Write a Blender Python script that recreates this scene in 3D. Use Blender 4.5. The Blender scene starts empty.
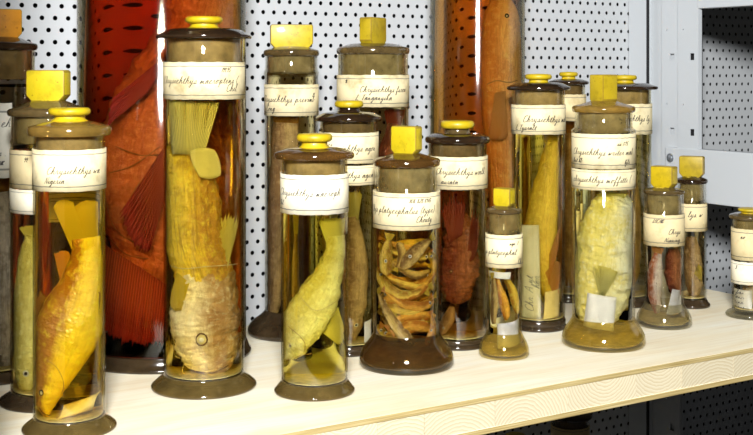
import bpy, bmesh, math, random
from mathutils import Vector, Matrix, noise

# ------------------------------------------------------------------ camera, light, exposure
F, CX, YH, H = 1200.0, 376.5, 70.0, 0.343        # focal length (px), image centre, horizon row, eye height above the board
TH = math.atan(F / 1884.0)                       # the camera looks this far to the right of the wall's normal
SN, CS = math.sin(TH), math.cos(TH)
FWD, RGT = Vector((SN, CS, 0)), Vector((CS, -SN, 0))
sc = bpy.context.scene
col = sc.collection
cd = bpy.data.cameras.new('camera')
cam = bpy.data.objects.new('camera', cd)
col.objects.link(cam)
cd.sensor_width = 36.0
cd.lens = F / 753.0 * 36.0
cd.shift_y = -(217.5 - YH) / 753.0
cd.clip_start = 0.02
cam.location = (0, 0, H)
cam.rotation_euler = (math.pi / 2, 0, -TH)
sc.camera = cam

w = bpy.data.worlds.new('world')
sc.world = w
w.use_nodes = True
w.node_tree.nodes['Background'].inputs[0].default_value = (1.0, 0.97, 0.92, 1)
w.node_tree.nodes['Background'].inputs[1].default_value = 0.010


def area(name, loc, target, size, power, colr=(1, 1, 1)):
    l = bpy.data.lights.new(name, 'AREA')
    l.shape = 'DISK'
    l.size = size
    l.energy = power
    l.color = colr
    o = bpy.data.objects.new(name, l)
    col.objects.link(o)
    o.location = loc
    o.rotation_euler = (Vector(target) - Vector(loc)).to_track_quat('-Z', 'Y').to_euler()
    return o


area('flash_softbox', (-0.12, -0.20, 0.86), (1.40, 0.95, 0.0), 0.30, 76)
sc.view_settings.view_transform = 'Standard'
sc.view_settings.look = 'None'
sc.view_settings.exposure = 0.0
sc.view_settings.gamma = 1.0
sc.view_settings.use_curve_mapping = False
sc.cycles.max_bounces = 14
sc.cycles.transparent_max_bounces = 64
sc.cycles.diffuse_bounces = 4
sc.cycles.sample_clamp_indirect = 40.0
sc.cycles.caustics_refractive = True
sc.cycles.use_guiding = True
sc.cycles.guiding_training_samples = 24
sc.cycles.use_denoising = True

N_FLUID = 1.36                                   # the fluid bends light: each jar is a cylinder lens


# ------------------------------------------------------------------ materials
class NT:
    def __init__(s, name):
        s.m = bpy.data.materials.new(name)
        s.m.use_nodes = True
        s.t = s.m.node_tree
        s.t.nodes.clear()
        s.out = s.t.nodes.new('ShaderNodeOutputMaterial')

    def n(s, kind, **kw):
        nd = s.t.nodes.new('ShaderNode' + kind)
        for k, v in kw.items():
            if k.startswith('_'):
                setattr(nd, k[1:], v)
            else:
                key = int(k[1:]) if k[0] == 'i' and k[1:].isdigit() else k.replace('__', ' ')
                inp = nd.inputs[key]
                if hasattr(v, 'is_output') or isinstance(v, bpy.types.NodeSocket):
                    s.t.links.new(v, inp)
                else:
                    inp.default_value = v
        return nd

    def ramp(s, fac, stops, interp='LINEAR'):
        nd = s.t.nodes.new('ShaderNodeValToRGB')
        s.t.links.new(fac, nd.inputs[0])
        nd.color_ramp.interpolation = interp
        e = nd.color_ramp.elements
        while len(e) < len(stops):
            e.new(0.5)
        for el, (p, c) in zip(e, stops):
            el.position = p
            el.color = (*c, 1) if len(c) == 3 else c
        return nd.outputs[0]

    def mixc(s, fac, a, b, mode='MIX'):
        nd = s.t.nodes.new('ShaderNodeMix')
        nd.data_type = 'RGBA'
        nd.blend_type = mode
        for i, v in ((0, fac), (6, a), (7, b)):
            if isinstance(v, bpy.types.NodeSocket):
                s.t.links.new(v, nd.inputs[i])
            else:
                nd.inputs[i].default_value = v if i == 0 else ((*v, 1) if len(v) == 3 else v)
        return nd.outputs[2]

    def math(s, op, a, b=0.0, c=0.0):
        nd = s.t.nodes.new('ShaderNodeMath')
        nd.operation = op
        for i, v in enumerate((a, b, c)):
            if isinstance(v, bpy.types.NodeSocket):
                s.t.links.new(v, nd.inputs[i])
            else:
                nd.inputs[i].default_value = v
        return nd.outputs[0]

    def coords(s, which='Object', scale=(1, 1, 1), loc=(0, 0, 0)):
        tc = s.t.nodes.new('ShaderNodeTexCoord')
        mp = s.t.nodes.new('ShaderNodeMapping')
        s.t.links.new(tc.outputs[which], mp.inputs[0])
        mp.inputs['Scale'].default_value = scale
        mp.inputs['Location'].default_value = loc
        return mp.outputs[0]

    def surf(s, sh):
        s.t.links.new(sh, s.out.inputs['Surface'])
        return s.m

    def vol(s, sh):
        s.t.links.new(sh, s.out.inputs['Volume'])
        return s.m

    def fresnel(s, ior):
        g = s.n('NewGeometry')
        v = s.math('MULTIPLY_ADD', g.outputs['Backfacing'], 1.0 / ior - ior, ior)
        return s.n('Fresnel', IOR=v).outputs[0]


def rgba(c):
    return (c[0], c[1], c[2], 1)


def principled(t, base, rough=0.5, bump=None, **kw):
    p = t.n('BsdfPrincipled')
    if isinstance(base, bpy.types.NodeSocket):
        t.t.links.new(base, p.inputs['Base Color'])
    else:
        p.inputs['Base Color'].default_value = rgba(base)
    if isinstance(rough, bpy.types.NodeSocket):
        t.t.links.new(rough, p.inputs['Roughness'])
    else:
        p.inputs['Roughness'].default_value = rough
    if bump is not None:
        t.t.links.new(bump, p.inputs['Normal'])
    for k, v in kw.items():
        p.inputs[k.replace('__', ' ')].default_value = v
    return p.outputs[0]


def bump(t, h, strength=0.4, dist=0.001):
    b = t.n('Bump', Height=h, Strength=strength, Distance=dist)
    return b.outputs[0]


def mat_plain(name, base, rough=0.5, var=0.0, scale=60, **kw):
    t = NT(name)
    if var:
        nz = t.n('TexNoise', Vector=t.coords(), Scale=scale, Detail=4.0).outputs[0]
        b = t.ramp(nz, [(0.3, tuple(c * (1 - var) for c in base)), (0.7, tuple(min(1, c * (1 + var)) for c in base))])
    else:
        b = base
    return t.surf(principled(t, b, rough, **kw))


def absorption(t, T, dia):
    k = [-math.log(max(0.004, c)) / dia for c in T]
    d = max(k)
    return t.n('VolumeAbsorption', Color=tuple([1 - x / d for x in k] + [1]), Density=d).outputs[0]


def mat_glass(name, T, path=0.03, rough=0.02, wavy=0.12):
    """wall glass: looks straight through, mirrors by Fresnel, and its thickness soaks up light"""
    t = NT(name)
    tr = t.n('BsdfTransparent', Color=(1, 1, 1, 1)).outputs[0]
    nz = t.n('TexNoise', Vector=t.coords(scale=(1, 1, 0.35)), Scale=45.0, Detail=2.0).outputs[0]
    gl = t.n('BsdfGlossy', Color=((1, 1, 1, 1) if rough < 0.05 else (0.6, 0.6, 0.6, 1)), Roughness=rough, Normal=bump(t, nz, wavy, 0.002)).outputs[0]
    mx = t.n('MixShader', i0=t.fresnel(1.46), i1=tr, i2=gl).outputs[0]
    t.vol(absorption(t, T, path))
    return t.surf(mx)


def mat_liquid(name, T, dia):
    t = NT(name)
    tr = t.n('BsdfRefraction', Color=(1, 1, 1, 1), IOR=N_FLUID, Roughness=0.0).outputs[0]
    t.vol(absorption(t, T, dia))
    return t.surf(tr)


def mat_cloudy(name, base, clear, tint, rough=0.12, ior=1.5, scale=70):
    """thick or ground glass: part clear, part cloudy"""
    t = NT(name)
    nz = t.n('TexNoise', Vector=t.coords(), Scale=float(scale), Detail=5.0, Roughness=0.6).outputs[0]
    c = t.ramp(nz, [(0.3, tuple(x * 0.55 for x in base)), (0.62, base), (0.8, tuple(min(1, x * 1.35) for x in base))])
    tr = t.n('BsdfTransparent', Color=rgba(tint)).outputs[0]
    df = t.n('BsdfDiffuse', Color=c).outputs[0]
    tl = t.n('BsdfTranslucent', Color=c).outputs[0]
    d2 = t.n('MixShader', i0=0.35, i1=df, i2=tl).outputs[0]
    m1 = t.n('MixShader', i0=clear, i1=d2, i2=tr).outputs[0]
    gl = t.n('BsdfGlossy', Color=(1, 1, 1, 1), Roughness=rough).outputs[0]
    return t.surf(t.n('MixShader', i0=t.fresnel(ior), i1=m1, i2=gl).outputs[0])


def mat_lid(name, base):
    t = NT(name)
    nz = t.n('TexNoise', Vector=t.coords(), Scale=90.0, Detail=6.0, Roughness=0.65).outputs[0]
    c = t.ramp(nz, [(0.3, tuple(x * 0.45 for x in base)), (0.55, base), (0.8, tuple(min(1, x * 2.2) for x in base))])
    rg = t.ramp(nz, [(0.3, (0.08,) * 3), (0.75, (0.4,) * 3)])
    return t.surf(principled(t, c, rg, bump(t, nz, 0.25, 0.001), Specular__IOR__Level=0.6))


def mat_yellow(name, base):
    t = NT(name)
    nz = t.n('TexNoise', Vector=t.coords(), Scale=55.0, Detail=5.0, Roughness=0.6).outputs[0]
    n2 = t.n('TexNoise', Vector=t.coords(), Scale=320.0, Detail=2.0).outputs[0]
    c = t.ramp(nz, [(0.28, tuple(x * 0.6 for x in base)), (0.5, base), (0.78, (min(1, base[0] * 1.1), min(1, base[1] * 1.12), base[2] * 1.5))])
    dirt = t.ramp(n2, [(0.22, (0.25, 0.17, 0.03)), (0.34, (1, 1, 1))])
    c = t.mixc(0.8, c, dirt, 'MULTIPLY')
    return t.surf(principled(t, c, 0.45, bump(t, nz, 0.35, 0.001), Coat__Weight=0.12))


def mat_paper(name, base, lines=True, stain=0.5):
    t = NT(name)
    co = t.coords()
    nz = t.n('TexNoise', Vector=co, Scale=38.0, Detail=5.0, Roughness=0.6).outputs[0]
    c = t.ramp(nz, [(0.25, tuple(b * (1 - 0.55 * stain) * k for b, k in zip(base, (1, 0.92, 0.72)))), (0.5, base), (0.8, tuple(min(1, b * 1.08) for b in base))])
    if lines:
        tc = t.n('TexCoord')
        v = t.n('SeparateXYZ', Vector=tc.outputs['UV']).outputs[1]
        a = t.math('ABSOLUTE', t.math('SUBTRACT', v, 0.5))
        l1 = t.math('COMPARE', a, 0.385, 0.013)
        c = t.mixc(t.math('MULTIPLY', l1, 0.75), c, (0.10, 0.10, 0.09))
    return t.surf(principled(t, c, 0.75, bump(t, nz, 0.15, 0.001)))


def mat_fish(name, belly, back, blotch=(0.1, 0.05, 0.02), scales=70.0, wet=0.3, mott=0.5, split=(0.35, 0.7), bstr=0.6, fib=0.6, big=55.0):
    t = NT(name)
    tc = t.n('TexCoord')
    sx = t.n('SeparateXYZ', Vector=tc.outputs['UV'])
    dors = t.math('MULTIPLY_ADD', t.math('COSINE', t.math('MULTIPLY', sx.outputs[1], 2 * math.pi)), 0.5, 0.5)
    ob = t.coords()
    nz = t.n('TexNoise', Vector=ob, Scale=big, Detail=6.0, Roughness=0.65).outputs[0]
    n3 = t.n('TexNoise', Vector=ob, Scale=170.0, Detail=4.0, Roughness=0.6).outputs[0]
    dn = t.math('ADD', dors, t.math('MULTIPLY', t.math('SUBTRACT', nz, 0.5), 0.55))
    c = t.ramp(dn, [(split[0], belly), (split[1], back)])
    c = t.mixc(t.ramp(nz, [(0.5, (0, 0, 0)), (0.75, (mott,) * 3)]), c, blotch)
    c = t.mixc(t.ramp(n3, [(0.5, (0, 0, 0)), (0.8, (0.6,) * 3)]), c, tuple(min(1, x * 1.45 + 0.01) for x in belly))
    fb = t.n('TexNoise', Vector=t.n('Mapping', Vector=tc.outputs['UV'], Scale=(7, 46, 1)).outputs[0], Scale=1.3, Detail=6.0, Roughness=0.65, Distortion=0.7).outputs[0]
    c = t.mixc(t.ramp(fb, [(0.52, (0, 0, 0)), (0.62, (0.75 * fib,) * 3)]), c, tuple(0.5 * a + 0.3 * b for a, b in zip(back, blotch)))
    c = t.mixc(t.ramp(fb, [(0.30, (0.7 * fib,) * 3), (0.40, (0, 0, 0))]), c, tuple(min(1, x * 1.18) for x in belly))
    mp = t.n('Mapping', Vector=tc.outputs['UV'])
    mp.inputs['Scale'].default_value = (scales, scales * 0.55, 1)
    vo = t.n('TexVoronoi', Vector=mp.outputs[0], Scale=1.0).outputs[0]
    wv = t.n('TexNoise', Vector=t.n('Mapping', Vector=tc.outputs['UV'], Scale=(30, 6, 1)).outputs[0], Scale=1.6, Detail=5.0).outputs[0]
    h = t.math('ADD', t.math('ADD', t.math('MULTIPLY', vo, 0.5), t.math('MULTIPLY', fb, 1.6 * fib + 0.2)), t.math('ADD', wv, t.math('MULTIPLY', n3, 0.7)))
    return t.surf(principled(t, c, wet, bump(t, h, min(1.0, bstr * 1.25), 0.0022), Specular__IOR__Level=0.45))


def mat_fin(name, base, edge):
    t = NT(name)
    tc = t.n('TexCoord')
    sx = t.n('SeparateXYZ', Vector=tc.outputs['UV'])
    st = t.math('MULTIPLY_ADD', t.math('SINE', t.math('MULTIPLY', sx.outputs[0], 170.0)), 0.5, 0.5)
    c = t.mixc(st, base, tuple(x * 0.55 for x in base))
    c = t.mixc(t.math('POWER', sx.outputs[1], 2.0), c, edge)
    df = t.n('BsdfDiffuse', Color=c, Normal=bump(t, st, 0.6, 0.001)).outputs[0]
    tl = t.n('BsdfTranslucent', Color=c).outputs[0]
    return t.surf(t.n('MixShader', i0=0.3, i1=df, i2=tl).outputs[0])


# ------------------------------------------------------------------ mesh helpers
def link(name, me, mat=None, parent=None, smooth=None):
    o = bpy.data.objects.new(name, me)
    col.objects.link(o)
    if mat:
        me.materials.append(mat)
    if parent:
        o.parent = parent
    if smooth is not None:
        me.shade_smooth()
        me.set_sharp_from_angle(angle=math.radians(smooth))
    return o


def tag(o, label=None, cat=None, group=None, kind=None):
    for k, v in (('label', label), ('category', cat), ('group', group), ('kind', kind)):
        if v:
            o[k] = v
    return o


def mesh(name, vs, fs, uvs=None):
    me = bpy.data.meshes.new(name)
    me.from_pydata(vs, [], fs)
    if uvs:
        ul = me.uv_layers.new(name='UVMap')
        for lp in me.loops:
            ul.data[lp.index].uv = uvs[lp.vertex_index]
    me.update()
    return me


def fix_normals(me):
    bm = bmesh.new()
    bm.from_mesh(me)
    bmesh.ops.recalc_face_normals(bm, faces=bm.faces)
    bm.to_mesh(me)
    bm.free()
    return me


def lathe(name, prof, seg=56, closed=False):
    """prof: (r, z) list turned about z. r = 0 ends are poles. closed joins last to first."""
    vs, fs, idx = [], [], []
    for r, z in prof:
        if r <= 1e-7:
            idx.append([len(vs)] * seg)
            vs.append((0, 0, z))
        else:
            b = len(vs)
            idx.append([b + k for k in range(seg)])
            vs += [(r * math.cos(2 * math.pi * k / seg), r * math.sin(2 * math.pi * k / seg), z) for k in range(seg)]
    n = len(prof)
    for i in range(n if closed else n - 1):
        a, b = idx[i], idx[(i + 1) % n]
        for k in range(seg):
            q = [a[k], a[(k + 1) % seg], b[(k + 1) % seg], b[k]]
            f = []
            for v in q:
                if v not in f:
                    f.append(v)
            if len(f) > 2:
                fs.append(f)
    return fix_normals(mesh(name, vs, fs))


def boxes(name, bl, bev=0.0):
    bm = bmesh.new()
    for (x0, x1, y0, y1, z0, z1) in bl:
        r = bmesh.ops.create_cube(bm, size=1)
        for v in r['verts']:
            v.co = ((x0 + x1) / 2 + v.co.x * (x1 - x0), (y0 + y1) / 2 + v.co.y * (y1 - y0), (z0 + z1) / 2 + v.co.z * (z1 - z0))
    if bev:
        bmesh.ops.bevel(bm, geom=bm.edges[:], offset=bev, segments=2, affect='EDGES', profile=0.6)
    me = bpy.data.meshes.new(name)
    bm.to_mesh(me)
    bm.free()
    return me


def crom(pts, n):
    """Catmull-Rom through points (tuples of any length), n samples per span"""
    P = [pts[0]] + list(pts) + [pts[-1]]
    out = []
    for i in range(1, len(P) - 2):
        a, b, c, d = P[i - 1], P[i], P[i + 1], P[i + 2]
        for k in range(n):
            t = k / n
            out.append(tuple(0.5 * (2 * q + (r - p) * t + (2 * p - 5 * q + 4 * r - s) * t * t + (3 * q - p - 3 * r + s) * t ** 3) for p, q, r, s in zip(a, b, c, d)))
    out.append(tuple(pts[-1]))
    return out


# ------------------------------------------------------------------ the place: perforated wall, shelf board, upright frame
WALL_Y, SX, SY, HR = 1.50, 0.01684, 0.01524, 0.0031
m_panel = NT('painted_steel')
_n = m_panel.n('TexNoise', Vector=m_panel.coords(), Scale=900.0, Detail=2.0).outputs[0]
m_panel = m_panel.surf(principled(m_panel, (0.52, 0.54, 0.55), 0.5, bump(m_panel, _n, 0.15, 0.0005)))
m_frame = NT('frame_enamel')
_n = m_frame.n('TexNoise', Vector=m_frame.coords(), Scale=700.0, Detail=2.0).outputs[0]
m_frame = m_frame.surf(principled(m_frame, (0.54, 0.57, 0.59), 0.45, bump(m_frame, _n, 0.12, 0.0005)))
m_dark = mat_plain('dark_backing', (0.012, 0.012, 0.013), 0.8)


def perforated(x0, x1, z0, z1):
    vs, fs = [], []
    NS = 12
    nr = int((z1 - z0) / SY)
    xe = x1
    for r in range(nr):
        za, zb = z0 + r * SY, z0 + (r + 1) * SY
        off = (SX / 2 if r % 2 else 0.0)
        nc = int((x1 - x0) / SX)
        if off:
            b = len(vs)
            vs += [(x0, 0, za), (x0 + off, 0, za), (x0 + off, 0, zb), (x0, 0, zb)]
            fs.append((b, b + 1, b + 2, b + 3))
        for c in range(nc):
            xa = x0 + off + c * SX
            cx_, cz_ = xa + SX / 2, (za + zb) / 2
            b = len(vs)
            for k in range(NS):
                a = 2 * math.pi * (k + 0.5) / NS
                dx, dz = math.cos(a), math.sin(a)
                q = min((SX / 2) / max(1e-9, abs(dx)), (SY / 2) / max(1e-9, abs(dz)))
                if k in (1, 4, 7, 10):          # the rays nearest the corners end in the corners
                    ox, oz = math.copysign(SX / 2, dx), math.copysign(SY / 2, dz)
                else:
                    ox, oz = dx * q, dz * q
                vs.append((cx_ + ox, 0, cz_ + oz))
                vs.append((cx_ + dx * HR, 0, cz_ + dz * HR))
                vs.append((cx_ + dx * HR, 0.0012, cz_ + dz * HR))
            for k in range(NS):
                i, j = b + 3 * k, b + 3 * ((k + 1) % NS)
                fs.append((i, j, j + 1, i + 1))
                fs.append((i + 1, j + 1, j + 2, i + 2))
    me = mesh('wall_back', vs, fs)
    return me


wall = link('wall_back', perforated(-0.15, 2.35, -0.62, 0.62), m_panel)
wall.location = (0.0, WALL_Y, 0)
tag(wall, 'white perforated steel back panel with staggered round holes', None, None, 'structure')
link('backing', boxes('backing', [(-0.3, 2.5, 0.02, 0.03, -0.7, 0.7)]), m_dark, wall)

# shelf board: two face veneers and a core of sawn strips showing their growth rings
BF, BB, BX0, BX1, BT = 1.001, 1.450, 0.258, 1.447, 0.0395
VT = 0.0062


def mat_wood_face():
    t = NT('pine_face_veneer')
    co = t.coords(scale=(1.0, 9.0, 9.0))
    n1 = t.n('TexNoise', Vector=co, Scale=3.2, Detail=6.0, Roughness=0.6, Distortion=0.6).outputs[0]
    n2 = t.n('TexNoise', Vector=t.coords(scale=(2.5, 60, 60)), Scale=5.0, Detail=4.0).outputs[0]
    n3 = t.n('TexNoise', Vector=t.coords(scale=(1.0, 2.2, 1)), Scale=6.0, Detail=3.0).outputs[0]
    c = t.ramp(n1, [(0.3, (0.86, 0.73, 0.48)), (0.48, (0.93, 0.85, 0.64)), (0.7, (0.96, 0.92, 0.77))])
    c = t.mixc(t.ramp(n2, [(0.45, (0, 0, 0)), (0.8, (0.35,) * 3)]), c, (0.66, 0.52, 0.32))
    c = t.mixc(t.ramp(n3, [(0.6, (0, 0, 0)), (0.78, (0.5,) * 3)]), c, (0.66, 0.50, 0.26))
    return t.surf(principled(t, c, 0.55, bump(t, n2, 0.2, 0.0006)))


def mat_wood_edge():
    t = NT('veneer_edge')
    n2 = t.n('TexNoise', Vector=t.coords(scale=(6, 60, 420)), Scale=2.0, Detail=4.0).outputs[0]
    c = t.ramp(n2, [(0.3, (0.30, 0.21, 0.07)), (0.55, (0.52, 0.40, 0.17)), (0.75, (0.66, 0.55, 0.31))])
    return t.surf(principled(t, c, 0.6, bump(t, n2, 0.3, 0.0006)))


def mat_wood_core():
    t = NT('sawn_core')
    wv = t.n('TexWave', Vector=t.coords(), Scale=80.0, Distortion=3.0, Detail=2.0, _wave_type='RINGS', _rings_direction='Y', _wave_profile='SAW')
    wv.inputs['Detail Scale'].default_value = 1.2
    n2 = t.n('TexNoise', Vector=t.coords(), Scale=260.0, Detail=3.0).outputs[0]
    c = t.ramp(wv.outputs['Fac'], [(0.0, (0.74, 0.67, 0.48)), (0.55, (0.66, 0.56, 0.36)), (0.9, (0.55, 0.43, 0.24)), (1.0, (0.70, 0.62, 0.42))])
    c = t.mixc(t.math('MULTIPLY', n2, 0.35), c, (0.74, 0.68, 0.50))
    return t.surf(principled(t, c, 0.65, bump(t, wv.outputs['Fac'], 0.25, 0.0008)))


m_wface, m_wedge, m_wcore = mat_wood_face(), mat_wood_edge(), mat_wood_core()
board = bpy.data.objects.new('shelf_board', None)
col.objects.link(board)
board.location = (BX0, BF, -BT)
tag(board, 'pale pine blockboard shelf carrying all the specimen jars', 'shelf')
for nm, z0, z1 in (('top_veneer', BT - VT, BT), ('bottom_veneer', 0.0, VT)):
    me = boxes(nm, [(0, BX1 - BX0, 0, BB - BF, z0, z1)], 0.0009)
    me.materials.append(m_wface)
    me.materials.append(m_wedge)
    for p in me.polygons:
        if p.normal.y < -0.7 or abs(p.normal.x) > 0.7:
            p.material_index = 1
    o = bpy.data.objects.new(nm, me)
    col.objects.link(o)
    o.parent = board
x = 0.0
rr = random.Random(3)
while x < BX1 - BX0 - 0.02:
    wd = min(rr.uniform(0.055, 0.105), BX1 - BX0 - x)
    up = rr.random() < 0.55
    ox, oz = wd * rr.uniform(0.3, 0.7), (BT + rr.uniform(0.0, 0.03) if up else -rr.uniform(0.005, 0.04))
    yf = rr.uniform(0.0003, 0.0012)
    me = boxes('core_strip', [(0.0003 - ox, wd - 0.0003 - ox, yf, BB - BF - 0.001, VT - oz, BT - VT - oz)])
    o = link('core_strip', me, m_wcore, board)
    o.location = (x + ox, 0, oz)
    x += wd

side = link('shade_panel_left', boxes('shade_panel_left', [(0.236, 0.246, 0.93, 1.498, -0.62, 0.70)], 0.001), m_frame)  # unseen panel added to shade the far left jar and wall
tag(side, 'unseen white steel side panel added to shade the left end of the shelves', None, None, 'structure')
# upright with the end frame, square to the wall at the board's right end
FX = 1.470


def sheet(name, y0, y1, z0, z1, x, th, slots, mat, parent):
    """a sheet in the plane X = x with rectangular slots (yc, zc, hy, hz)"""
    ys = sorted({y0, y1} | {s[0] - s[2] for s in slots} | {s[0] + s[2] for s in slots})
    zs = sorted({z0, z1} | {s[1] - s[3] for s in slots} | {s[1] + s[3] for s in slots})
    bm = bmesh.new()
    g = [[bm.verts.new((x, y, z)) for z in zs] for y in ys]
    for i in range(len(ys) - 1):
        for j in range(len(zs) - 1):
            yc, zc = (ys[i] + ys[i + 1]) / 2, (zs[j] + zs[j + 1]) / 2
            if any(abs(yc - s[0]) < s[2] and abs(zc - s[1]) < s[3] for s in slots):
                continue
            bm.faces.new((g[i][j], g[i][j + 1], g[i + 1][j + 1], g[i + 1][j]))
    r = bmesh.ops.extrude_face_region(bm, geom=bm.faces[:])
    for v in [e for e in r['geom'] if isinstance(e, bmesh.types.BMVert)]:
        v.co.x += th
    bmesh.ops.recalc_face_normals(bm, faces=bm.faces)
    me = bpy.data.meshes.new(name)
    bm.to_mesh(me)
    bm.free()
    return link(name, me, mat, parent)


up = bpy.data.objects.new('shelf_upright', None)
col.objects.link(up)
up.location = (0, 0, 0)
tag(up, 'white steel upright and open end frame with square slots beside the perforated wall', 'shelving frame')
zb, zt = -0.6, 0.70
zsl = [0.3644 + 0.1218 * k for k in range(-7, 3)]
link('corner_angle', boxes('corner_angle', [(FX - 0.004, FX + 0.02, 1.4555, WALL_Y - 0.001, zb, zt)], 0.001), m_frame, up)
link('channel_web', boxes('channel_web', [(FX + 0.007, FX + 0.010, 1.424, 1.4545, zb, zt)]), m_frame, up)
sheet('slotted_flange', 1.3865, 1.4265, zb, zt, FX, 0.002, [(1.4035, z, 0.0050, 0.0054) for z in zsl] + [(1.415, z - 0.0775, 0.0012, 0.0012) for z in zsl], m_frame, up)
link('channel_back', boxes('channel_back', [(FX + 0.006, FX + 0.0075, 1.388, 1.423, zb, zt)]), m_frame, up)
sheet('frame_stile', 1.341, 1.3850, 0.131, zt, FX - 0.006, 0.002, [(1.3545, z, 0.0046, 0.0054) for z in zsl if z > 0.14] + [(1.3735, z - 0.0775, 0.0012, 0.0012) for z in zsl if z > 0.22], m_frame, up)
link('stile_return', boxes('stile_return', [(FX - 0.004, FX + 0.002, 1.341, 1.3425, 0.2165, 0.441)]), m_frame, up)
link('lower_rail', boxes('lower_rail', [(FX - 0.0075, FX + 0.012, 0.93, 1.412, 0.1315, 0.2165)], 0.002), m_frame, up)
link('upper_rail', boxes('upper_rail', [(FX - 0.0072, FX + 0.012, 0.93, 1.3425, 0.441, zt)], 0.002), m_frame, up)  # its solid part out of view is extended upward to cast shade
link('slot_shade_back', boxes('slot_shade_back', [(FX + 0.002, FX + 0.0035, 1.341, 1.3865, 0.131, zt)]), m_dark, up)  # back of the stile, coloured near-black for the shade inside its slots
link('front_stile', boxes('front_stile', [(FX - 0.006, FX + 0.012, 0.93, 0.985, 0.2175, 0.44)], 0.001), m_frame, up)
bl = lathe('bolt', [(0.0001, 0), (0.0075, 0), (0.0075, 0.001), (0.0052, 0.001), (0.0048, 0.003), (0.003, 0.0042), (0, 0.0046)], 20)
link('groove_shade', boxes('groove_shade', [(FX - 0.0062, FX - 0.0045, 1.4500, 1.4552, zb, zt)]), m_dark, up)  # near-black strip laid on for the shaded groove beside the angle
m_bolt = mat_plain('bolt_steel', (0.42, 0.45, 0.48), 0.3, Metallic=0.8)
for yy, zz in ((1.400, 0.199),):
    o = link('bolt', bl, m_bolt, up, 40)
    o.location = (FX - 0.0075, yy, zz)
    o.rotation_euler = (0, -math.pi / 2, 0)

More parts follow.
